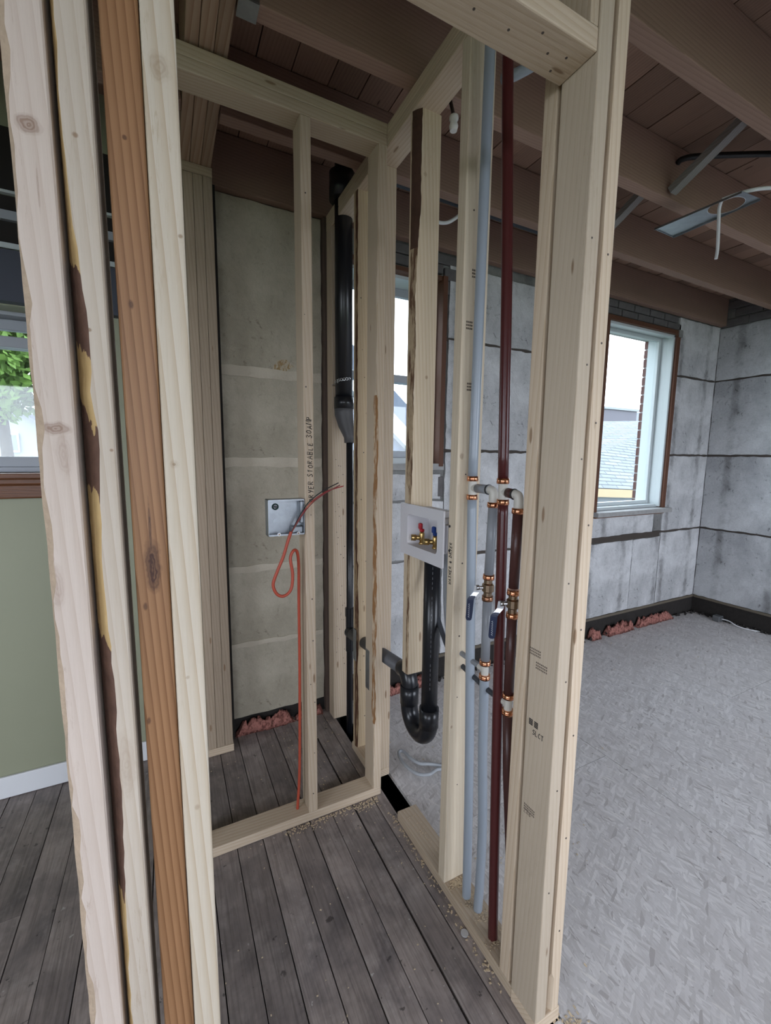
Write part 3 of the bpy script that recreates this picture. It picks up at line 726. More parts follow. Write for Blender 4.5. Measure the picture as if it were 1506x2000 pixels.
# ---- joists
jy = [-2.25+.45*k for k in range(11)]
ORD = {8: 'old brown joist running just above the short dryer wall plate', 9: 'old brown joist above the closet back plaster nearest the windows but one', 10: 'darkest old joist close to the window wall'}
names_j = ['first', 'second', 'third', 'fourth', 'fifth', 'sixth', 'seventh', 'eighth', 'ninth', 'tenth', 'eleventh']
k = 0
for i in range(len(jy)-1, 1, -1):
    y = jy[i]
    lab = 'old brown ceiling joist right of the beam, %s from the window wall' % names_j[len(jy)-1-i]
    ya, yb, zb = (2.25, 2.298, 2.7205) if i == 10 else (y, y+.055, 2.7205)
    j = lumber(.232, XR-.006, ya, yb, zb, ZD-.002, None, 'ceiling_joist', JOIST, 'x'); tag(j, lab, 'joist', 'old ceiling joists')
    if .4 < y < 2.1:
        j2 = lumber(XL-.01, .104, y, y+.055, 2.7205, ZD-.002, None, 'ceiling_joist', JOIST, 'x')
        tag(j2, 'old brown joist over the left room, %s from its green wall' % names_j[len(jy)-1-i], 'joist', 'joists over the left room')
hang = 0
for i, lab in ((7, 'bright joist hanger at the top edge, left of the doorway header'), (8, 'small steel joist hanger seen under the short wall top plate')):
    y = jy[i]
    h = MB().box(.231, .285, y-.0025, y+.0575, 2.716, 2.7195).box(.231, .285, y-.0030, y-.0008, 2.7195, 2.86).box(.231, .285, y+.0558, y+.058, 2.7195, 2.86)
    tag(h.build('joist_hanger', GALV), lab, 'hanger', 'joist hangers on the beam')

# diagonal bridging between joists
def strut(x, p, q, label):
    # square timber between p(y,z) and q(y,z)
    d = Vector((0, q[0]-p[0], q[1]-p[1])); n = Vector((0, -d.z, d.y)).normalized()*.016
    v = []
    for xx in (x-.022, x+.022):
        for (yy, zz) in (p, q):
            for s_ in (-1, 1): v.append((xx, yy+n.y*s_, zz+n.z*s_))
    f = [(0, 1, 3, 2), (4, 6, 7, 5), (0, 4, 5, 1), (2, 3, 7, 6), (0, 2, 6, 4), (1, 5, 7, 3)]
    return tag(add('cross_brace', v, f, GREYWOOD), label, 'brace', 'diagonal joist braces')
strut(2.16, (1.337, 2.742), (.962, 2.93), 'grey diagonal wooden brace between the two nearest right-hand joists')
strut(2.25, (1.79, 2.742), (1.41, 2.93), 'grey diagonal brace behind the second right-hand joist, mostly hidden')

# ================================================================== PLUMBING
def ring(parent, c, d, r, name='crimp_ring', mat=None, h=.015):
    c, d = Vector(c), Vector(d).normalized()
    mb = MB().tube([c-d*h/2, c+d*h/2], r, n=16)
    mb.tube([c-d*h*.28, c-d*h*.05], r*1.04, n=16)
    o = mb.build(name, mat or COPPER, parent)
    for p in o.data.polygons: p.use_smooth = len(p.vertices) == 4
    return o
def valve(parent, c, d, side):
    """ball valve on a vertical pipe: body, hex ends, steel stem, coated lever"""
    c = Vector(c)
    b = MB().tube([c-Vector((0, 0, .026)), c-Vector((0, 0, .014)), c-Vector((0, 0, .010)), c+Vector((0, 0, .010)), c+Vector((0, 0, .014)), c+Vector((0, 0, .026))], [.0125, .0125, .0175, .0175, .0125, .0125], n=12)
    o = b.build('ball_valve', DULLBRASS, parent)
    s = Vector(side).normalized()
    tube('stem', [c, c+s*.03], .006, STEEL, o, 10)
    nut = c+s*.03
    tube('stem_nut', [nut-s*.003, nut+s*.005], .0085, STEEL, o, 6)
    # lever: flat steel neck then navy grip, cranked outwards and down
    perp = Vector((.75, -.66, 0))
    p0 = nut+s*.001+Vector((0, 0, .006)); path = [p0, nut+s*.004+Vector((0, 0, -.014)), nut+s*.020+Vector((0, 0, -.034)), nut+s*.024+Vector((0, 0, -.094))]
    def strap(pts, wds, th):
        v, f = [], []
        for i, p in enumerate(pts):
            t = (pts[min(i+1, len(pts)-1)]-pts[max(i-1, 0)]).normalized(); nn = t.cross(perp).normalized()
            for a, bb in ((-1, -1), (1, -1), (1, 1), (-1, 1)): v.append(tuple(p+perp*wds[i]*a+nn*th*bb))
        for i in range(len(pts)-1):
            for k_ in range(4): f.append((i*4+k_, i*4+(k_+1) % 4, i*4+4+(k_+1) % 4, i*4+4+k_))
        f.append((3, 2, 1, 0)); e = (len(pts)-1)*4; f.append((e, e+1, e+2, e+3)); return v, f
    vv = strap(path[:3], [.009, .0085, .008], .0012); add('lever', vv[0], vv[1], STEEL, o)
    gp = [path[2]+(path[1]-path[2])*.45, path[2], path[2]+(path[3]-path[2])*.5, path[3], path[3]+Vector((0, 0, -.006))]
    vv = strap(gp, [.0085, .0095, .0098, .0092, .006], .0035); g = add('handle', vv[0], vv[1], NAVY, o)
    bm = bmesh.new(); bm.from_mesh(g.data); bmesh.ops.bevel(bm, geom=list(bm.edges), offset=.0018, segments=2, affect='EDGES'); bm.to_mesh(g.data); bm.free()
    return o, path, perp, s
HOTX, COLDX = .825, .825
cold = thing('cold_water_pipe', (.826, .99, .038), 'pale blue-grey water pipes rising through the stud wall with a shut-off valve', 'water pipe')
tube('main_pipe', [(.828, .998, -.04), (.828, .998, .10), (.826, 1.006, .5), (.825, 1.022, .9), (.825, 1.040, 1.376)], .0145, COLD, cold, 16, 8)
tube('main_pipe', [(.825, 1.041, 1.444), (.825, 1.038, 2.0), (.825, 1.033, 2.60), (.825, 1.033, 2.80)], .0145, COLD, cold, 16, 6)
fit = MB().tube([(.825, 1.040, 1.374), (.825, 1.041, 1.446)], .0125, n=14).tube([(.825, 1.04, 1.41), (.825, 1.012, 1.41)], .0115, n=14)
fit.build('tee', FITTING, cold)
for z in (1.382, 1.438): ring(cold, (.825, 1.0405, z), (0, 0, 1), .0168)
tube('branch_pipe', [(.825, 1.018, 1.410), (.825, .962, 1.410)], .0135, plain('grey_pex', (.26, .275, .295), .35), cold, 14)
tube('elbow', [(.825, .968, 1.410), (.825, .952, 1.409), (.825, .945, 1.402), (.825, .944, 1.385), (.825, .944, 1.37)], .0125, FITTING, cold, 14, 4)
ring(cold, (.825, .966, 1.41), (0, 1, 0), .0148, mat=plain('black_seal', (.02, .02, .02), .5), h=.005)
ring(cold, (.825, .944, 1.368), (0, 0, 1), .0165)
GREYPEX = plain('grey_pex', (.26, .275, .295))
tube('branch_pipe', [(.825, .944, 1.372), (.825, .950, 1.16)], .0135, GREYPEX, cold, 14)
ring(cold, (.825, .950, 1.155), (0, 0, 1), .0165)
va = valve(cold, (.825, .951, 1.122), (0, 0, 1), (-.85, .40, 0))
ring(cold, (.825, .9515, 1.09), (0, 0, 1), .0160, mat=plain('aged_copper', (.42, .22, .13), .35, 1.0))
tube('branch_pipe', [(.825, .9515, 1.095), (.825, .950, .895)], .0135, GREYPEX, cold, 14)
ring(cold, (.825, .950, .890), (0, 0, 1), .0165); ring(cold, (.825, .950, .845), (0, 0, 1), .0165)
MB().tube([(.825, .950, .898), (.825, .950, .838)], .0115, n=14).tube([(.825, .95, .867), (.825, .975, .867)], .010, n=12).build('tee', FITTING, cold)
tube('branch_pipe', [(.825, .950, .85), (.826, .945, .6), (.832, .938, .35), (.834, .942, .12), (.836, .952, -.04)], .0145, COLD, cold, 16, 8)
tube('washer_feed_pipe', [(.825, .972, .867), (.825, 1.02, .868), (.825, 1.10, .873), (.828, 1.14, .90), (.832, 1.17, 1.0), (.832, 1.18, 1.185)], .0085, GREYPEX, cold, 12, 8)
hot = thing('hot_water_pipe', (.824, .9, .038), 'oxblood red water pipes rising through the stud wall beside the blue-grey ones', 'water pipe')
tube('main_pipe', [(.823, .860, -.04), (.823, .862, .10), (.815, .868, .5), (.818, .884, .9), (.825, .904, 1.384)], .0145, HOT, hot, 16, 8)
tube('main_pipe', [(.825, .908, 1.443), (.825, .93, 2.0), (.825, .96, 2.50), (.825, .97, 2.80)], .0145, HOT, hot, 16, 6)
MB().tube([(.825, .905, 1.372), (.825, .908, 1.446)], .0125, n=14).tube([(.825, .907, 1.408), (.825, .885, 1.408)], .0115, n=14).build('tee', FITTING, hot)
ring(hot, (.825, .908, 1.438), (0, 0, 1), .0168); ring(hot, (.825, .905, 1.38), (0, 0, 1), .0168)
tube('branch_pipe', [(.825, .888, 1.407), (.825, .862, 1.405)], .0135, plain('dark_brown_pex', (.075, .03, .026), .35), hot, 14)
ring(hot, (.825, .863, 1.405), (0, 1, 0), .0148, mat=plain('black_seal', (.02, .02, .02)), h=.005)
tube('elbow', [(.825, .866, 1.405), (.825, .852, 1.404), (.825, .846, 1.397), (.825, .845, 1.38), (.825, .845, 1.362)], .0125, FITTING, hot, 14, 4)
ring(hot, (.825, .845, 1.362), (0, 0, 1), .0165)
tube('branch_pipe', [(.825, .845, 1.366), (.825, .848, 1.15)], .0138, plain('dark_brown_pex', (.075, .03, .026)), hot, 14)
ring(hot, (.825, .848, 1.138), (0, 0, 1), .0165)
vb = valve(hot, (.825, .848, 1.106), (0, 0, 1), (-.85, .40, 0))
ring(hot, (.825, .848, 1.073), (0, 0, 1), .0165)
tube('branch_pipe', [(.825, .848, 1.076), (.825, .847, .84)], .0138, plain('dark_brown_pex', (.075, .03, .026)), hot, 14)
ring(hot, (.825, .847, .838), (0, 0, 1), .0165); ring(hot, (.825, .847, .79), (0, 0, 1), .0165)
MB().tube([(.825, .847, .846), (.825, .847, .782)], .0115, n=14).tube([(.825, .847, .812), (.825, .87, .812)], .010, n=12).build('tee', FITTING, hot)
tube('branch_pipe', [(.825, .847, .79), (.829, .838, .6), (.838, .815, .3), (.842, .80, -.04)], .0138, plain('dark_brown_pex', (.075, .03, .026)), hot, 14)
DKPEX = plain('slate_pex', (.05, .055, .065), .35)
tube('washer_feed_pipe', [(.825, .868, .812), (.828, .93, .808), (.83, 1.0, .815), (.832, 1.08, .825), (.836, 1.15, .84), (.845, 1.25, .95), (.85, 1.32, 1.08), (.84, 1.325, 1.185)], .0085, DKPEX, hot, 12, 8)
# pale script on the navy grips
for (o, path, perp, s), tgt in ((va, 'cold'), (vb, 'hot')):
    gpar = [c for c in o.children if c.name.startswith('handle')][0]
    a = path[3]+s*.0038; fw_ = -perp if True else perp
    mbk = MB()
    for face, pp in ((1, s),):
        up_ = Vector((0, 0, 1)); side_ = perp
        for q in range(7):
            z = -.0+q*.0062
            mbk.tube([path[3]+Vector((-.0027, -.0030, 0))+up_*(z+.004)+side_*.002, path[3]+Vector((-.0027, -.0030, 0))+up_*(z+.007)-side_*.002, path[3]+Vector((-.0027, -.0030, 0))+up_*(z+.009)+side_*.0015], .0006, n=4)
    mbk.build('lettering', WHITEINK, gpar)
# small stubs near the ceiling behind the header
ov = tag(tube('overhead_pipe', [(.93, 1.10, 2.60), (.95, 1.05, 2.59), (1.0, 1.0, 2.62), (1.05, .99, 2.72)], .0145, COLD, None, 14, 6), 'short pale pipe bending off near the ceiling behind the header', 'water pipe')

# ---- washer outlet box
wb = thing('washer_outlet_box', (.80, 1.25, 1.15), 'white recessed washer outlet box with brass valves between two studs', 'outlet box')
y0, y1, z0, z1 = 1.112, 1.392, 1.145, 1.333
iy0, iy1, iz0, iz1 = 1.146, 1.341, 1.185, 1.296
fl = MB()
def rrect(a, b, c, d, r, n=5):
    out = []
    for (cx, cz, s_) in ((b-r, d-r, 0), (a+r, d-r, 1), (a+r, c+r, 2), (b-r, c+r, 3)):
        for k_ in range(n+1):
            t_ = (s_+k_/n)*R90; out.append((cx+r*math.cos(t_), cz+r*math.sin(t_)))
    return out
ou, inn = rrect(y0, y1, z0, z1, .004), rrect(iy0, iy1, iz0, iz1, .012)
def facering(o1, x1, o2, x2):
    n = len(o1); v = [(x1, *p) for p in o1]+[(x2, *p) for p in o2]
    return v, [(i, (i+1) % n, (i+1) % n+n, i+n) for i in range(n)]
fl.put(facering(ou, .772, inn, .772)); fl.put(facering(ou, .772, ou, .778)); fl.put(facering(ou, .778, inn, .778)); fl.put(facering(inn, .772, inn, .778))
fl.build('flange', BOXW, wb)
bx = MB(); bx.put(facering(inn, .776, rrect(iy0+.004, iy1-.004, iz0+.004, iz1-.004, .01), .862))
n_ = len(inn); bx.v += [(.862, *p) for p in rrect(iy0+.004, iy1-.004, iz0+.004, iz1-.004, .01)]; bx.f.append(tuple(range(len(bx.v)-n_, len(bx.v)))); bx.m.append(0)
bx.put(facering(rrect(iy0-.004, iy1+.004, iz0-.004, iz1+.006, .012), .778, rrect(iy0-.002, iy1+.002, iz0-.002, iz1+.004, .01), .866))
bx.box(.790, .86, iy0-.03, iy0-.004, iz0+.01, iz1-.012).box(.784, .86, 1.17, 1.33, 1.300, 1.322, bev=.004)
bx.build('box_shell', BOXW, wb)
for (yy, mt, nm) in ((1.308, REDP, 'red valve lever'), (1.220, BLUEP, 'blue valve lever')):
    vm = MB().tube([(.815, yy, 1.186), (.815, yy, 1.192), (.815, yy, 1.194), (.815, yy, 1.225), (.815, yy, 1.232)], [.011, .011, .008, .010, .007], n=12)
    vm.tube([(.815, yy, 1.21), (.795, yy+.012, 1.21)], .0085, n=12).tube([(.797, yy+.011, 1.21), (.782, yy+.02, 1.21)], .0115, n=12)
    vo = vm.build('valve', BRASS, wb)
    for p in vo.data.polygons: p.use_smooth = len(p.vertices) == 4
    MB().box(.808, .822, yy-.008, yy+.008, 1.232, 1.243, bev=.003).box(.804, .816, yy-.006, yy+.011, 1.241, 1.264, bev=.004).build('lever', mt, vo)
tube('screw', [(.7835, 1.095, 1.286), (.7848, 1.095, 1.286)], .0045, INK, wb, 10); tube('screw', [(.7835, 1.093, 1.208), (.7848, 1.093, 1.208)], .0045, INK, wb, 10)

# ---- drain: standpipe, trap, arm
XD = .828
dr = thing('drain_pipe', (XD, 1.3, .42), 'black plastic standpipe and P-trap below the white washer box', 'drain pipe')
YS, YU = 1.252, 1.398
tube('standpipe', [(XD, YS, 1.180), (XD, YS, .50)], .0302, ABS, dr, 24)
def ringh(p, a, b, r0, r1): return tube(p, [a, b], r0, ABS, dr, 24)
tube('coupling', [(XD, YS, .575), (XD, YS, .50)], .0365, ABS, dr, 24)
arc = [(XD, YS+(YU-YS)/2-(YU-YS)/2*math.cos(t_), .512-.078*math.sin(t_)) for t_ in [math.pi*k_/14 for k_ in range(15)]]
tube('u_bend', [(XD, YS, .53)]+arc+[(XD, YU, .545)], .0345, ABS, dr, 24)
tube('coupling', [(XD, YU, .515), (XD, YU, .592)], .0375, ABS, dr, 24)
tube('elbow', [(XD, YU, .58), (XD, YU+.002, .605), (XD, YU+.014, .628), (XD, YU+.036, .640), (XD, YU+.062, .636)], .0335, ABS, dr, 24, 4)
tube('trap_arm', [(XD, YU+.05, .637), (XD, 2.03, .568)], .0285, GREYABS, dr, 20)
lab = MB()
for k_ in range(26):
    if k_ % 7 == 6: continue
    lab.box(XD-.0170, XD-.0150, YS-.0262, YS-.0245, .66+k_*.018, .66+k_*.018+.010)
lab_o = lab.build('printed_line', plain('pale_print', (.10, .105, .115), .7), dr)
lab_o['kind'] = 'stuff'
box('paper_label', XD-.0305, XD-.027, YU+.014, YU+.028, .515, .535, plain('white_label', (.6, .6, .6), .6), dr)
# ---- vent stack
vs = thing('vent_stack', (.822, 2.08, 0), 'tall black vent stack with reducer in front of the closet end stud', 'vent pipe')
XV, YV = .822, 2.098
tube('stack_pipe', [(XV, YV, 2.95), (XV, YV, 1.775)], .044, ABS, vs, 28)
tube('hub', [(XV-.01, YV-.005, 2.72), (XV-.01, YV-.005, 2.84)], .062, ABS, vs, 28)
tube('coupling', [(XV, YV, 1.80), (XV, YV, 1.742)], .050, ABS, vs, 28)
v, f = tubevf([(XV, YV, 1.745), (XV, YV, 1.715), (XV+.004, YV-.02, 1.66), (XV+.01, YV-.05, 1.60), (XV+.01, YV-.052, 1.57)], [.049, .048, .040, .028, .027], 24)
rd = add('reducer', v, f, GREYABS, vs, smooth=True)
tube('lower_pipe', [(XV+.01, YV-.052, 1.60), (XV+.01, YV-.052, -.29)], .0175, ABS, vs, 16)
MB().tube([(XV+.01, YV-.052, .70), (XV+.01, YV-.052, .655)], .024, n=16).tube([(XV+.01, YV-.052, .655), (XV+.01, YV-.052, .46)], .021, n=16).tube([(XV+.006, YV-.06, .57), (XV+.006, YV-.095, .57)], .030, n=18).build('tee', ABS, vs)
sp = MB()
for k_ in range(11):
    a = -2.75+k_*.30; c = Vector((XV+.0452*math.sin(a), YV-.0452*math.cos(a), 1.867+.002*k_))
    nrm = Vector((math.sin(a), -math.cos(a), 0)); tg = Vector((math.cos(a), math.sin(a), 0))
    pts = [c+(tg*math.cos(q)+Vector((0, 0, 1))*math.sin(q))*.0062 for q in [2*math.pi*j/10 for j in range(11)]]
    sp.tube(pts, .0016, n=5)
sp.build('pipe_strap', STEEL, vs)
tube('strap_tail', [(XV-.04, YV-.02, 1.868), (XV-.037, 2.168, 1.868)], .0025, STEEL, vs, 6)

# ================================================================== ELECTRICAL
eb = thing('junction_box', (.385, 1.57, 1.2), 'square galvanised junction box on the side of the dryer stud', 'junction box')
X0, X1, Y0, Y1, Z0, Z1 = .316, .450, 1.555, 1.605, 1.208, 1.342
sh = MB().box(X0, X1, Y1-.002, Y1, Z0, Z1).box(X0, X0+.002, Y0, Y1, Z0, Z1).box(X1-.002, X1, Y0, Y1, Z0, Z1).box(X0, X1, Y0, Y1, Z0, Z0+.002).box(X0, X1, Y0, Y1, Z1-.002, Z1)
for (a, b) in ((X0, X1),): sh.box(X0+.002, X1-.002, Y0, Y0+.002, Z1-.006, Z1-.002).box(X0+.002, X1-.002, Y0, Y0+.002, Z0+.002, Z0+.006)
sh.build('box_shell', GALV, eb)
def disc(nm, x, z, r, mat, yy=Y1-.0035): tube(nm, [(x, yy, z), (x, yy+.0016, z)], r, mat, eb, 18)
for (x, z, r) in ((.355, 1.255, .013), (.375, 1.285, .010), (.41, 1.255, .011), (.40, 1.30, .009)): disc('knockout', x, z, r, plain('dull_steel', (.40, .43, .46), .4, 1.0, nz=.5, nscale=40))
ko = MB().tube([(.352+.010*math.cos(q), Y1-.005, 1.312+.010*math.sin(q)) for q in [2*math.pi*j/16 for j in range(17)]], .003, n=6); ko.build('ground_screw_ring', plain('green_screw', (.05, .09, .08), .4, .6), eb)
tube('ground_screw', [(.352, Y1-.012, 1.312), (.352, Y1-.002, 1.312)], .0055, plain('dark_screw', (.06, .06, .065), .4, .7), eb, 10)
for x in (.354, .426): 
    tube('mounting_ear', [(x, Y0-.001, Z0+.006), (x, Y0+.001, Z0+.006)], .0065, STEEL, eb, 14); tube('ear_screw', [(x, Y0-.003, Z0+.006), (x, Y0, Z0+.006)], .003, DULLBRASS, eb, 10)
box('cable_clamp', .405, .448, 1.57, 1.60, Z0+.003, Z0+.03, GALV, eb, .004)
box('offset_bracket', .435, .448, 1.557, 1.603, 1.25, 1.335, GALV, eb, .004)

oc_ = thing('orange_cable', (.412, 1.6, .04), 'orange sheathed dryer cable looping out of the plate with bare wires', 'cable')
yc = 1.5955
tube('sheath', [(.415, 1.602, -.05), (.417, 1.602, .04), (.427, 1.60, .20), (.432, 1.598, .48), (.434, 1.596, .70), (.434, 1.594, .94), (.433, 1.585, 1.08), (.424, 1.57, 1.138), (.408, 1.56, 1.148), (.394, 1.555, 1.12), (.400, 1.55, 1.06), (.393, 1.548, 1.005), (.367, 1.546, .982), (.340, 1.546, .992), (.326, 1.546, 1.03), (.342, 1.546, 1.078), (.366, 1.55, 1.13), (.383, 1.553, 1.18), (.398, 1.553, 1.222)], .0058, ORANGE, oc_, 12, 8)
for (mt, pts, nm) in ((WIREBLK, [(.398, 1.553, 1.218), (.425, 1.545, 1.275), (.458, 1.53, 1.33), (.505, 1.51, 1.372), (.562, 1.49, 1.404)], 'black_wire'),
                  (WIRERED, [(.399, 1.553, 1.218), (.430, 1.543, 1.275), (.468, 1.53, 1.33), (.52, 1.51, 1.370), (.582, 1.49, 1.392)], 'red_wire'),
                  (plain('dark_red_wire', (.17, .03, .03), .4), [(.397, 1.552, 1.218), (.428, 1.541, 1.270), (.465, 1.527, 1.322), (.51, 1.505, 1.362), (.566, 1.485, 1.396)], 'dark_red_wire'),
                  (plain('bare_copper', (.55, .30, .17), .35, .9), [(.400, 1.552, 1.22), (.433, 1.543, 1.275), (.462, 1.532, 1.32), (.49, 1.52, 1.345)], 'bare_wire')):
    tube(nm, pts, .0021, mt, oc_, 8, 8)

gc = tag(tube('floor_cable', [(1.14, 1.52, .008), (1.084, 1.543, .028), (1.02, 1.533, .03), (.972, 1.565, .03), (.950, 1.65, .03), (.964, 1.722, .03), (.99, 1.725, .03), (1.0, 1.66, .03), (1.022, 1.613, .03), (1.06, 1.59, .03), (1.13, 1.572, .008)], .0078, GREYCABLE, None, 10, 8), 'grey cable loop lying on the boards behind the pipe wall stud', 'cable')

# ---- recessed light bracket hanging from the joists
lb = thing('light_bracket', (2.25, 1.24, 2.60), 'galvanised mounting plate with round hole for a recessed light', 'light bracket')
ZL = 2.612
A_, B_, C_, D_ = Vector((2.16, 1.405)), Vector((2.318, 1.408)), Vector((2.315, 1.05)), Vector((2.185, 1.06))
cx_, cy_, rr = 2.247, 1.145, .066
n_ = 40
hole = [(cx_+rr*math.cos(2*math.pi*k_/n_), cy_+rr*math.sin(2*math.pi*k_/n_)) for k_ in range(n_)]
# outer loop sampled by angle around the hole centre
def outer(th):
    d = Vector((math.cos(th), math.sin(th))); P = [A_, B_, C_, D_]; best = 9
    for i in range(4):
        p, q = P[i], P[(i+1) % 4]; e = q-p; den = d.x*e.y-d.y*e.x
        if abs(den) < 1e-9: continue
        w_ = p-Vector((cx_, cy_)); s_ = (w_.x*e.y-w_.y*e.x)/den; u_ = (w_.x*d.y-w_.y*d.x)/den
        if s_ > 0 and -1e-6 <= u_ <= 1+1e-6: best = min(best, s_)
    return (cx_+d.x*best, cy_+d.y*best)
angs = sorted([2*math.pi*k_/n_ for k_ in range(n_)]+[math.atan2(p.y-cy_, p.x-cx_) % (2*math.pi) for p in (A_, B_, C_, D_)])
v = []; f = []
for th in angs:
    o_ = outer(th); h_ = (cx_+rr*math.cos(th), cy_+rr*math.sin(th))
    v += [(*o_, ZL), (*h_, ZL), (*o_, ZL+.0015), (*h_, ZL+.0015)]
for i in range(len(angs)):
    a = i*4; b = ((i+1) % len(angs))*4
    f += [(a, a+1, b+1, b), (a+2, b+2, b+3, a+3), (a, b, b+2, a+2), (a+1, a+3, b+3, b+1)]
add('plate', v, f, GALV, lb)
def lip(p, q, h):
    d = Vector((q[0]-p[0], q[1]-p[1])).normalized(); nn = Vector((-d.y, d.x))*.0008
    v = [(p[0]+nn.x*s_, p[1]+nn.y*s_, z) for s_ in (-1, 1) for z in (ZL-h, ZL+.001)]+[(q[0]+nn.x*s_, q[1]+nn.y*s_, z) for s_ in (-1, 1) for z in (ZL-h, ZL+.001)]
    return v, [(0, 1, 3, 2), (4, 6, 7, 5), (0, 4, 5, 1), (2, 3, 7, 6), (0, 2, 6, 4), (1, 5, 7, 3)]
MB().put(lip(A_, D_, .008)).put(lip(B_, C_, .008)).put(lip(A_, B_, .004)).build('folded_edge', GALV, lb)
MB().tube([(cx_+rr*math.cos(2*math.pi*k_/32), cy_+rr*math.sin(2*math.pi*k_/32), ZL) for k_ in range(33)], .0016, n=6).build('hole_rim', STEEL, lb)
MB().box(2.19, 2.29, 1.25, 1.39, ZL+.0016, ZL+.012, bev=.003).build('junction_cover', plain('pale_galv', (.62, .65, .66), .3, .6), lb)
hw = thing('white_cable', (2.3, 1.1, 2.5), 'white cable running along the joist and dangling through the light bracket', 'cable')
tube('cable_run', [(2.20, 1.14, 2.622), (2.235, 1.09, 2.632), (2.30, 1.045, 2.645), (2.42, 1.02, 2.665), (2.6, 1.01, 2.69), (2.85, .99, 2.715)], .0075, WHITECABLE, hw, 10, 8)
tube('cable_end', [(2.20, 1.14, 2.622), (2.225, 1.16, 2.60), (2.243, 1.165, 2.53), (2.262, 1.17, 2.45), (2.258, 1.17, 2.405)], .0068, WHITECABLE, hw, 10, 8)
cd = tag(tube('black_conduit', [(2.20, 1.3445, 2.88), (2.20, 1.325, 2.885), (2.26, 1.28, 2.89), (2.53, 1.12, 2.89), (2.85, .957, 2.89)], .0125, WIREBLK, None, 12, 6), 'black conduit slanting between the two nearest joists on the right', 'conduit')
bp = tag(tube('black_pipe', [(.90, 1.893, 2.752), (1.4, 1.893, 2.750), (2.05, 1.893, 2.748)], .017, plain('slate_black_pipe', (.02, .026, .035), .4), None, 14, 4), 'thin black pipe running along the lower edge of a joist', 'pipe')
wc = tag(tube('cable_loop', [(1.12, 1.90, 2.735), (1.15, 1.88, 2.66), (1.21, 1.875, 2.628), (1.28, 1.875, 2.640), (1.36, 1.88, 2.70), (1.40, 1.90, 2.735)], .008, WHITECABLE, None, 10, 8), 'short white cable sagging below the black pipe', 'cable')
pk = thing('porcelain_knob', (.93, 1.335, 2.60), 'white porcelain wiring knob hanging below a joist behind the pipe wall', 'insulator')
tube('rod', [(.93, 1.37, 2.722), (.93, 1.345, 2.655)], .006, plain('rusty_rod', (.06, .04, .035), .7), pk, 8)
tube('knob', [(.93, 1.345, 2.66), (.93, 1.345, 2.655), (.93, 1.345, 2.645), (.93, 1.345, 2.638), (.93, 1.345, 2.625), (.93, 1.345, 2.61)], [.010, .016, .016, .011, .016, .012], plain('porcelain', (.7, .69, .66), .2), pk, 14)

# ================================================================== CLOSET BACK, INSULATION, DEBRIS
random.seed(21)
cp = struct('wall_closet_back', (.52, 2.30, 0), 'stained beige plaster wall at the back of the closet')
def cz(z): return round(1.5+(z-1.5)*.9642, 4)
for a, b in zip((.083, .493, .897, 1.457, 1.900), (.493, .897, 1.457, 1.900, 2.715)):
    slab('plaster_panel', rect(.2535, .7665, a+.0003, b-.0003), 'y', 2.288+random.uniform(-.002, .002), 2.305, CLOSETP, cp, .0025)
SEAM = plaster_mat('pale_joint_compound', (.60, .55, .45), (.47, .42, .33), (.22, .19, .14), 'x', .3)
for (a, b) in ((.478, .505), (.890, .926), (1.442, 1.492), (1.890, 1.939)):
    slab('joint_tape', rect(.2545, .762, a, b), 'y', 2.2845, 2.2888, SEAM, cp, .005)
slab('water_stain', [(.501, 1.934), (.578, 1.939), (.617, 1.968), (.578, 1.996), (.530, 1.992), (.511, 1.963)], 'y', 2.2852, 2.2878, wane_noise('stained_paper', (.40, .27, .13), (.62, .55, .42), 40, .5), cp, .004)
slab('plaster_base', rect(.245, .768, .09, 2.70), 'y', 2.306, 2.316, CONCRETE, cp, .006)
st(box('gap_shade_strip', .2375, .2525, 2.24, 2.31, .0, 2.715, DARKV), 'dark strip painted as shade in the gap between the post and the closet plaster')  # solid near-black strip; its colour stands in for the gap's shade
def lump(name, x0, x1, y0, y1, z0, h, label, seed):
    nx, ny = max(12, int((x1-x0)/.0075)), max(8, int((y1-y0)/.0075)); v, f = [], []
    for i in range(nx+1):
        for j in range(ny+1):
            u, w_ = i/nx, j/ny; e = min(1, 9*min(u, 1-u), 5*min(w_, 1-w_))
            nzv = .8*noise.noise(Vector((u*nx*.11+seed*7, w_*ny*.2, seed)))+.6*noise.noise(Vector((u*nx*.28, w_*ny*.4+seed*3, seed)))+.45*noise.noise(Vector((u*nx*.7, w_*ny*.8+seed*3, seed+4)))
            v.append((x0+(x1-x0)*u+.012*nzv, y0+(y1-y0)*w_+.012*nzv, z0+h*max(0, e)*max(.05, .6+.55*nzv)))
    for i in range(nx):
        for j in range(ny): a = i*(ny+1)+j; f.append((a, a+ny+1, a+ny+2, a+1))
    b = len(v); v += [(p[0], p[1], z0-.004) for p in v[:]]
    f += [tuple(q+b for q in reversed(t_)) for t_ in f[:]]
    edge = [i*(ny+1) for i in range(nx+1)]+[nx*(ny+1)+j for j in range(1, ny+1)]+[i*(ny+1)+ny for i in range(nx-1, -1, -1)]+[j for j in range(ny-1, 0, -1)]
    for a, c in zip(edge, edge[1:]+edge[:1]): f.append((a, c, c+b, a+b))
    o = add(name, v, f, PINK, smooth=True); return tag(o, label, 'insulation', 'scraps of pink insulation')
lump('insulation_scrap', .262, .58, 2.245, 2.297, .0, .085, 'pink insulation strip below the closet back plaster', 1)
lump('insulation_scrap', .59, .75, 2.25, 2.297, .0, .055, 'small pink insulation tuft in the closet corner by the end stud', 2)
lump('insulation_scrap', 1.0, 1.55, 2.24, 2.30, .0, .075, 'pink insulation seen behind the P-trap below the near window', 3)
lump('insulation_scrap', 3.08, 3.20, 2.235, 2.30, .0, .085, 'small pink insulation tuft beside the doorway post', 4)
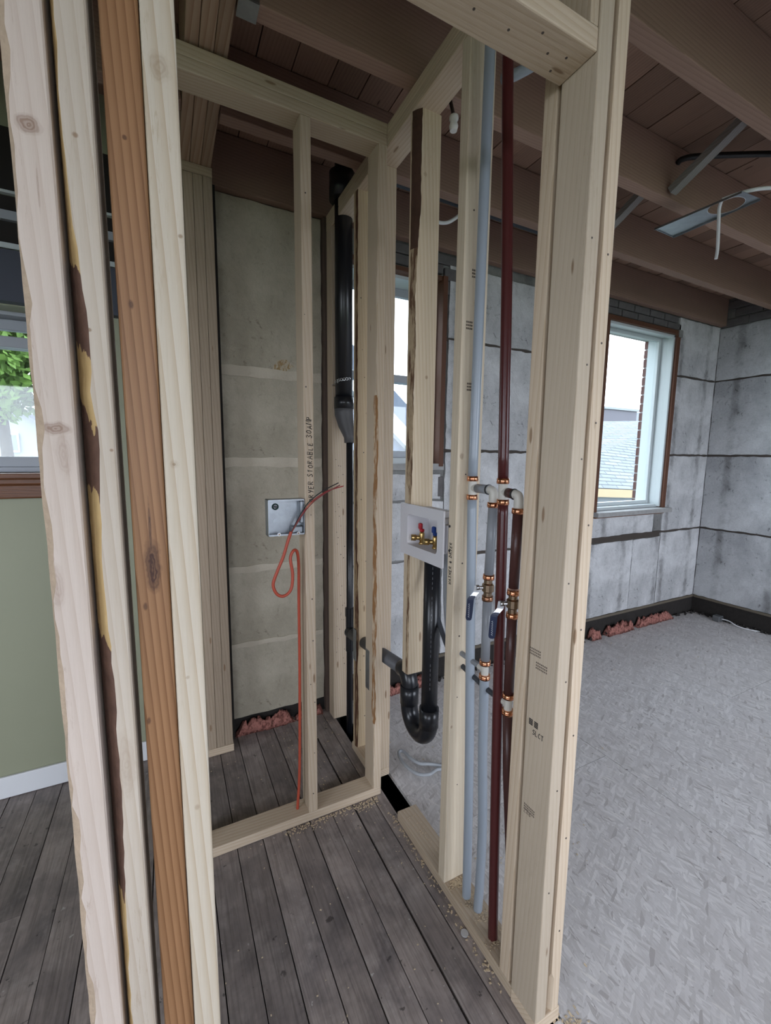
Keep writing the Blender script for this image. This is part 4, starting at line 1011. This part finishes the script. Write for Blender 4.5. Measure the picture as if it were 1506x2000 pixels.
lump('insulation_scrap', 3.28, 3.64, 2.235, 2.30, .0, .105, 'larger pink insulation heap under the right window', 5)
lump('insulation_scrap', 3.70, 4.25, 2.245, 2.30, .0, .10, 'long pink insulation strip running toward the room corner', 6)
random.seed(8)
bs = struct('baseboard_far', (3, 2.30, .0), 'dark sooty strip where the baseboard was torn off the window wall')
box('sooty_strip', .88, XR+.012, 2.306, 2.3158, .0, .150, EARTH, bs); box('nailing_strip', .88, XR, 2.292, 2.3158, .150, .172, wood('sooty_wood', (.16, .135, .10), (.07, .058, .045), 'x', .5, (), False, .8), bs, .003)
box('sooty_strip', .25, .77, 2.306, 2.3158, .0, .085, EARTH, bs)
br_ = struct('baseboard_right', (XR, 0, .0), 'dark sooty strip where the baseboard was torn off the right wall')
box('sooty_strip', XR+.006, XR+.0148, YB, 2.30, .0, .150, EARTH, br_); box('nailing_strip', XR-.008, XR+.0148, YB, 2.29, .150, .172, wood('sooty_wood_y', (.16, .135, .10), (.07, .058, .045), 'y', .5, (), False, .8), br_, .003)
ob = thing('old_outlet_box', (4.555, 2.03, .0), 'small old metal outlet box with white wire near the room corner', 'outlet box')
MB().box(4.52, 4.59, 2.0, 2.06, .001, .055, bev=.006).box(4.53, 4.555, 1.995, 2.0, .012, .045).box(4.56, 4.583, 1.995, 2.0, .012, .045).build('box_shell', plain('dirty_metal', (.20, .21, .215), .5, .5, nz=.5), ob)
tube('wire', [(4.56, 2.0, .03), (4.56, 1.94, .03), (4.54, 1.86, .012), (4.56, 1.78, .008), (4.61, 1.70, .006)], .005, WHITECABLE, ob, 8, 6)
random.seed(17)
NAIL = plain('nail_steel', (.12, .10, .09), .5, .6)
def nails(par, pts, d):
    mb_ = MB()
    for p in pts: mb_.tube([Vector(p)-Vector(d)*.0012, Vector(p)+Vector(d)*.001], random.uniform(.0016, .003), n=7)
    mb_.build('nail_heads', NAIL, par)
nails(sd, [(.472+random.uniform(-.012, .012), 1.558, z) for z in (.12, .30, .52, .60, .78, .95, 1.28, 1.75, 2.0, 2.4)], (0, 1, 0))
nails(std, [(XP0+.03+random.uniform(-.015, .02), 1.842, z) for z in (.2, .45, .52, .8, 1.0, 1.3, 1.52, 1.7, 1.86, 1.98, 2.2)], (0, 1, 0))
nails(pw, [(XP0+.035+random.uniform(-.02, .035), 2.172, random.uniform(.3, 1.5)) for _ in range(34)], (0, 1, 0))
nails(stb, [(XP0+.03+random.uniform(-.02, .02), 1.065, z) for z in (.4, .72, .93, 1.17, 1.45, 2.2)], (0, 1, 0))
rb = MB()
for _ in range(260):
    if random.random() < .55: x_, y_ = random.uniform(.95, 4.6), 2.29-abs(random.gauss(0, .022))
    else: x_, y_ = 4.62-abs(random.gauss(0, .022)), random.uniform(.6, 2.28)
    r_ = random.uniform(.005, .02); o = len(rb.v)
    P = [Vector((random.gauss(0, 1), random.gauss(0, 1), random.gauss(0, 1))).normalized()*r_*random.uniform(.7, 1.1) for _ in range(6)]
    for q, dd in enumerate(((1, 0, 0), (-1, 0, 0), (0, 1, 0), (0, -1, 0), (0, 0, 1), (0, 0, -1))):
        rb.v.append(tuple(Vector((x_, y_, r_*.6))+Vector(dd)*r_*random.uniform(.6, 1.2)+P[q]*.25))
    rb.f += [(o, o+2, o+4), (o+2, o+1, o+4), (o+1, o+3, o+4), (o+3, o, o+4), (o+2, o, o+5), (o+1, o+2, o+5), (o+3, o+1, o+5), (o, o+3, o+5)]; rb.m += [0]*8
tag(rb.build('rubble', EARTH), 'dark rubble and plaster crumbs along the foot of the stripped walls', 'rubble', None, 'stuff')
# sawdust and chips: nobody could count them
random.seed(4)
mb = MB()
def chip(x, y, z, s):
    a = random.uniform(0, 6.28); w_ = s*random.uniform(.3, .7); c, sn = math.cos(a), math.sin(a); t_ = random.uniform(-.4, .4)*s
    P = [(-s, -w_, 0), (s, -w_, t_), (s, w_, t_), (-s, w_, 0)]
    o = len(mb.v)
    for h in (0, .0012): mb.v += [(x+c*p-sn*q, y+sn*p+c*q, z+.0006+h+abs(r_)) for p, q, r_ in P]
    mb.f += [(o, o+3, o+2, o+1), (o+4, o+5, o+6, o+7), (o, o+1, o+5, o+4), (o+1, o+2, o+6, o+5), (o+2, o+3, o+7, o+6), (o+3, o, o+4, o+7)]; mb.m += [0]*6
def scatter(n, x0, x1, y0, y1, z, s, xf=None):
    for _ in range(n): chip(random.uniform(x0, x1), random.uniform(y0, y1), z, random.uniform(.4, 1)*s)
def cluster(n, x, y, sx, sy, z, s):
    for _ in range(n):
        X_, Y_ = random.gauss(x, sx), random.gauss(y, sy)
        if z > .01 and not (.789 < X_ < .87 and (.795 < Y_ < 1.40 or 1.69 < Y_ < 1.835)): continue
        chip(X_, Y_, z, random.uniform(.4, 1)*s)
for _ in range(240):
    chip(random.uniform(.35, .76), 1.553-abs(random.gauss(0, .018)), 0, random.uniform(.0012, .0035))
cluster(90, .70, 1.53, .03, .012, 0, .003); cluster(80, .83, 1.046, .022, .008, .038, .004)
for (x_, y_) in ((.828, .985), (.834, .925), (.823, .845)): cluster(40, x_, y_, .016, .014, .038, .003)
cluster(40, .83, 1.25, .02, .08, .038, .003); cluster(60, .89, .62, .02, .02, 0, .005)
for _ in range(150): chip(.782-abs(random.gauss(0, .012)), random.uniform(.75, 1.45), 0, random.uniform(.0012, .004))
scatter(110, -.05, .76, .75, 2.28, 0, .003); scatter(90, .92, 1.5, .9, 2.2, 0, .004); scatter(60, .40, .78, 1.68, 2.25, 0, .004); scatter(50, 1.0, 4.4, .0, 2.2, 0, .005)
cluster(70, .80, 1.70, .012, .03, .038, .004)
sdust = mb.build('sawdust', CHIP); tag(sdust, 'scattered sawdust and wood chips around the wall plates', 'sawdust', None, 'stuff')
# dust line of dark debris beside the pipe wall plate
box_ = tag(tube('plastic_cap', [(.771, .93, .0005), (.771, .93, .004)], .012, plain('milky_plastic', (.5, .5, .5), .4), None, 16), 'small milky round plastic cap on the planks by the plate', 'cap')

# ================================================================== OUTSIDE
def roof(name, pts, th, mat, label, cat, parent=None):
    a, b, c, d = [Vector(p) for p in pts]; n = (b-a).cross(d-a).normalized()*th
    ux = (b-a).normalized(); nn = n.normalized(); uy = nn.cross(ux)
    Mx = Matrix((ux, uy, nn)).transposed().to_4x4(); Mx.translation = a; inv = Mx.inverted()
    v = [inv @ p for p in (a, b, c, d)]+[inv @ (p-n) for p in (a, b, c, d)]
    me = bpy.data.meshes.new(name); me.from_pydata([tuple(p) for p in v], [], [(0, 1, 2, 3), (7, 6, 5, 4), (0, 4, 5, 1), (1, 5, 6, 2), (2, 6, 7, 3), (3, 7, 4, 0)]); me.materials.append(mat)
    o = bpy.data.objects.new(name, me); COL.objects.link(o)
    o.parent = parent
    if parent: Mx.translation = a-wloc(parent)
    o.matrix_local = Mx
    if label: tag(o, label, cat)
    return o
STUCCO = plain('pale_stucco', (.20, .215, .235), .9); PLUM = plain('mauve_siding', (.10, .095, .11), .9); TAN = plain('raw_fascia', (.30, .22, .13), .8)
gar = thing('garage', (17, 12, -2.5), 'low garage with grey shingled roof outside the right window', 'building')
roof('roof', [(9.5, 9.55, .72), (21, 10.35, .10), (26, 14.6, 3.72), (9, 13.4, 2.80)], .15, SHINGLE, None, None, gar)
v_, f_ = boxvf(9.6, 20.5, 10.2, 13.5, -3.4, .35); add('wall', v_, f_, STUCCO, gar)
roof('fascia', [(9.5, 9.50, .70), (21, 10.30, .08), (21, 10.30, -.20), (9.5, 9.5, .42)], .08, TAN, None, None, gar)
bk = thing('distant_building', (28, 22, -3), 'hazy mauve flat-roofed building beyond the garage', 'building')
box('wall', 14, 30.5, 20, 26, -3.4, 4.95, PLUM, bk); box('wing', 30.5, 40, 20.5, 26, -3.4, 5.0, STUCCO, bk); box('window', 33.2, 34.6, 20.4, 20.55, 3.9, 4.5, DARKV, bk); box('parapet', 13.8, 30.7, 19.9, 20.1, 4.95, 5.1, STUCCO, bk)
nb = thing('neighbour_house', (4.5, 9, -3), 'neighbouring gabled house with pale barge board seen through the near window', 'house')
BLUER = plain('blue_grey_roof', (.09, .105, .135), .9, nz=.3, nscale=6)
sl_ = -.86
def gz(x): return 2.66+(x-4.55)*sl_
v = [(1.5, 8.2, gz(1.5)), (9.0, 8.2, gz(9.0)), (9.0, 14, gz(9.0)), (1.5, 14, gz(1.5))]
roof('roof', [v[0], v[1], v[2], v[3]], .10, BLUER, None, None, nb)
add('gable_roof_edge', [(1.5, 8.1, gz(1.5)), (9, 8.1, gz(9)), (9, 8.1, gz(9)-.52), (1.5, 8.1, gz(1.5)-.52), (1.5, 8.2, gz(1.5)), (9, 8.2, gz(9)), (9, 8.2, gz(9)-.52), (1.5, 8.2, gz(1.5)-.52)], [(3, 2, 1, 0), (4, 5, 6, 7), (0, 1, 5, 4), (2, 3, 7, 6), (0, 4, 7, 3), (1, 2, 6, 5)], BLUER, nb)
add('barge_board', [(1.5, 8.05, gz(1.5)-.50), (9, 8.05, gz(9)-.50), (9, 8.05, gz(9)-.90), (1.5, 8.05, gz(1.5)-.90), (1.5, 8.25, gz(1.5)-.50), (9, 8.25, gz(9)-.50), (9, 8.25, gz(9)-.90), (1.5, 8.25, gz(1.5)-.90)], [(3, 2, 1, 0), (4, 5, 6, 7), (0, 1, 5, 4), (2, 3, 7, 6), (0, 4, 7, 3), (1, 2, 6, 5)], plain('barge_paint', (.42, .42, .42), .7), nb)
add('gable_wall', [(1.5, 8.3, gz(1.5)-.3), (9, 8.3, gz(9)-.3), (9, 8.3, -3.4), (1.5, 8.3, -3.4), (1.5, 13, gz(1.5)-.3), (9, 13, gz(9)-.3), (9, 13, -3.4), (1.5, 13, -3.4)], [(3, 2, 1, 0), (4, 5, 6, 7), (0, 4, 7, 3), (1, 2, 6, 5), (0, 1, 5, 4)], plain('blue_stucco', (.10, .14, .20), .9, nz=.3, nscale=5), nb)
lh = thing('white_cottage', (-3, 12.5, -3), 'pale cottage with gabled roof seen through the left window', 'house')
SID = plain('pale_siding', (.26, .28, .30), .9)
add('wall', [(-5, 12, -3.4), (-2.2, 12, -3.4), (-2.2, 12, 2.05), (-3.0, 12, 2.55), (-5, 12, 1.5), (-5, 16, -3.4), (-2.2, 16, -3.4), (-2.2, 16, 2.05), (-3.0, 16, 2.55), (-5, 16, 1.5)], [(4, 3, 2, 1, 0), (5, 6, 7, 8, 9), (1, 2, 7, 6), (0, 5, 9, 4)], SID, lh)
roof('roof', [(-3.0, 11.8, 2.62), (-2.0, 11.8, 2.0), (-2.0, 16, 2.0), (-3.0, 16, 2.62)], .08, plain('slate_roof', (.10, .11, .13), .9), None, None, lh); roof('roof', [(-5.3, 11.8, 1.45), (-3.0, 11.8, 2.62), (-3.0, 16, 2.62), (-5.3, 16, 1.45)], .08, plain('slate_roof', (.10, .11, .13)), None, None, lh)
wn = box('window', -3.10, -2.84, 11.95, 12.02, 1.52, 1.93, WHITEP, lh); box('pane', -3.07, -2.87, 11.94, 11.96, 1.56, 1.89, plain('dim_pane', (.12, .15, .18), .2), wn)
random.seed(31)
LEAF = NT('tree_leaves')
lc = LEAF.mix(LEAF.noise(LEAF.objco(), 2.5, 3), (.045, .11, .02), (.15, .25, .05)); LEAF = LEAF.finish(lc, .6)
def tree(cx, cy, z0, h, rad, label, n=2600, zc=None, hz=None):
    t = thing('leafy_tree', (cx, cy, z0), label, 'tree', 'trees outside the left window')
    tube('trunk', [(cx, cy, z0), (cx+.1, cy, z0+h*.4), (cx, cy+.1, z0+h*.8)], [.16, .12, .05], plain('tree_bark', (.05, .045, .035), .9), t, 8)
    v, f = [], []
    for k_ in range(n):
        while True:
            p = Vector((random.uniform(-1, 1), random.uniform(-1, 1), random.uniform(-1, 1)))
            if p.length < 1 and noise.noise(p*2.3+Vector((cx, cy, 0)))+.25 > 0: break
        c = Vector((cx, cy, zc or z0+h*.68))+Vector((p.x*rad, p.y*rad, p.z*(hz or h*.42)))
        s = random.uniform(.05, .11); a = Vector((random.gauss(0, 1), random.gauss(0, 1), random.gauss(0, 1))).normalized(); b = a.orthogonal().normalized()
        q = len(v); v += [tuple(c-a*s), tuple(c+b*s*.5), tuple(c+a*s), tuple(c-b*s*.5)]; f.append((q, q+1, q+2, q+3))
    o = add('foliage', v, f, LEAF, t); o['kind'] = 'stuff'
tree(-2.2, 8.4, -3.4, 7.6, 1.5, 'bright leafy tree nearest the left window', 12000, 3.7, 1.75); tree(-.6, 18.6, -3.4, 10.0, 2.3, 'broad leafy tree right of the pale cottage', 5200); tree(-6.6, 21.5, -3.4, 12, 3.4, 'far leafy tree behind the pale cottage', 6000)
st(box('ground_outside', -60, 80, 2.9, 120, -3.6, -3.4, plain('lawn', (.06, .09, .035), .95, nz=.4, nscale=1.5)), 'lawn outside')
st(box('ground_behind', -60, 80, -80, -2.95, -3.6, -3.4, plain('lawn', (.06, .09, .035))), 'lawn behind the house')
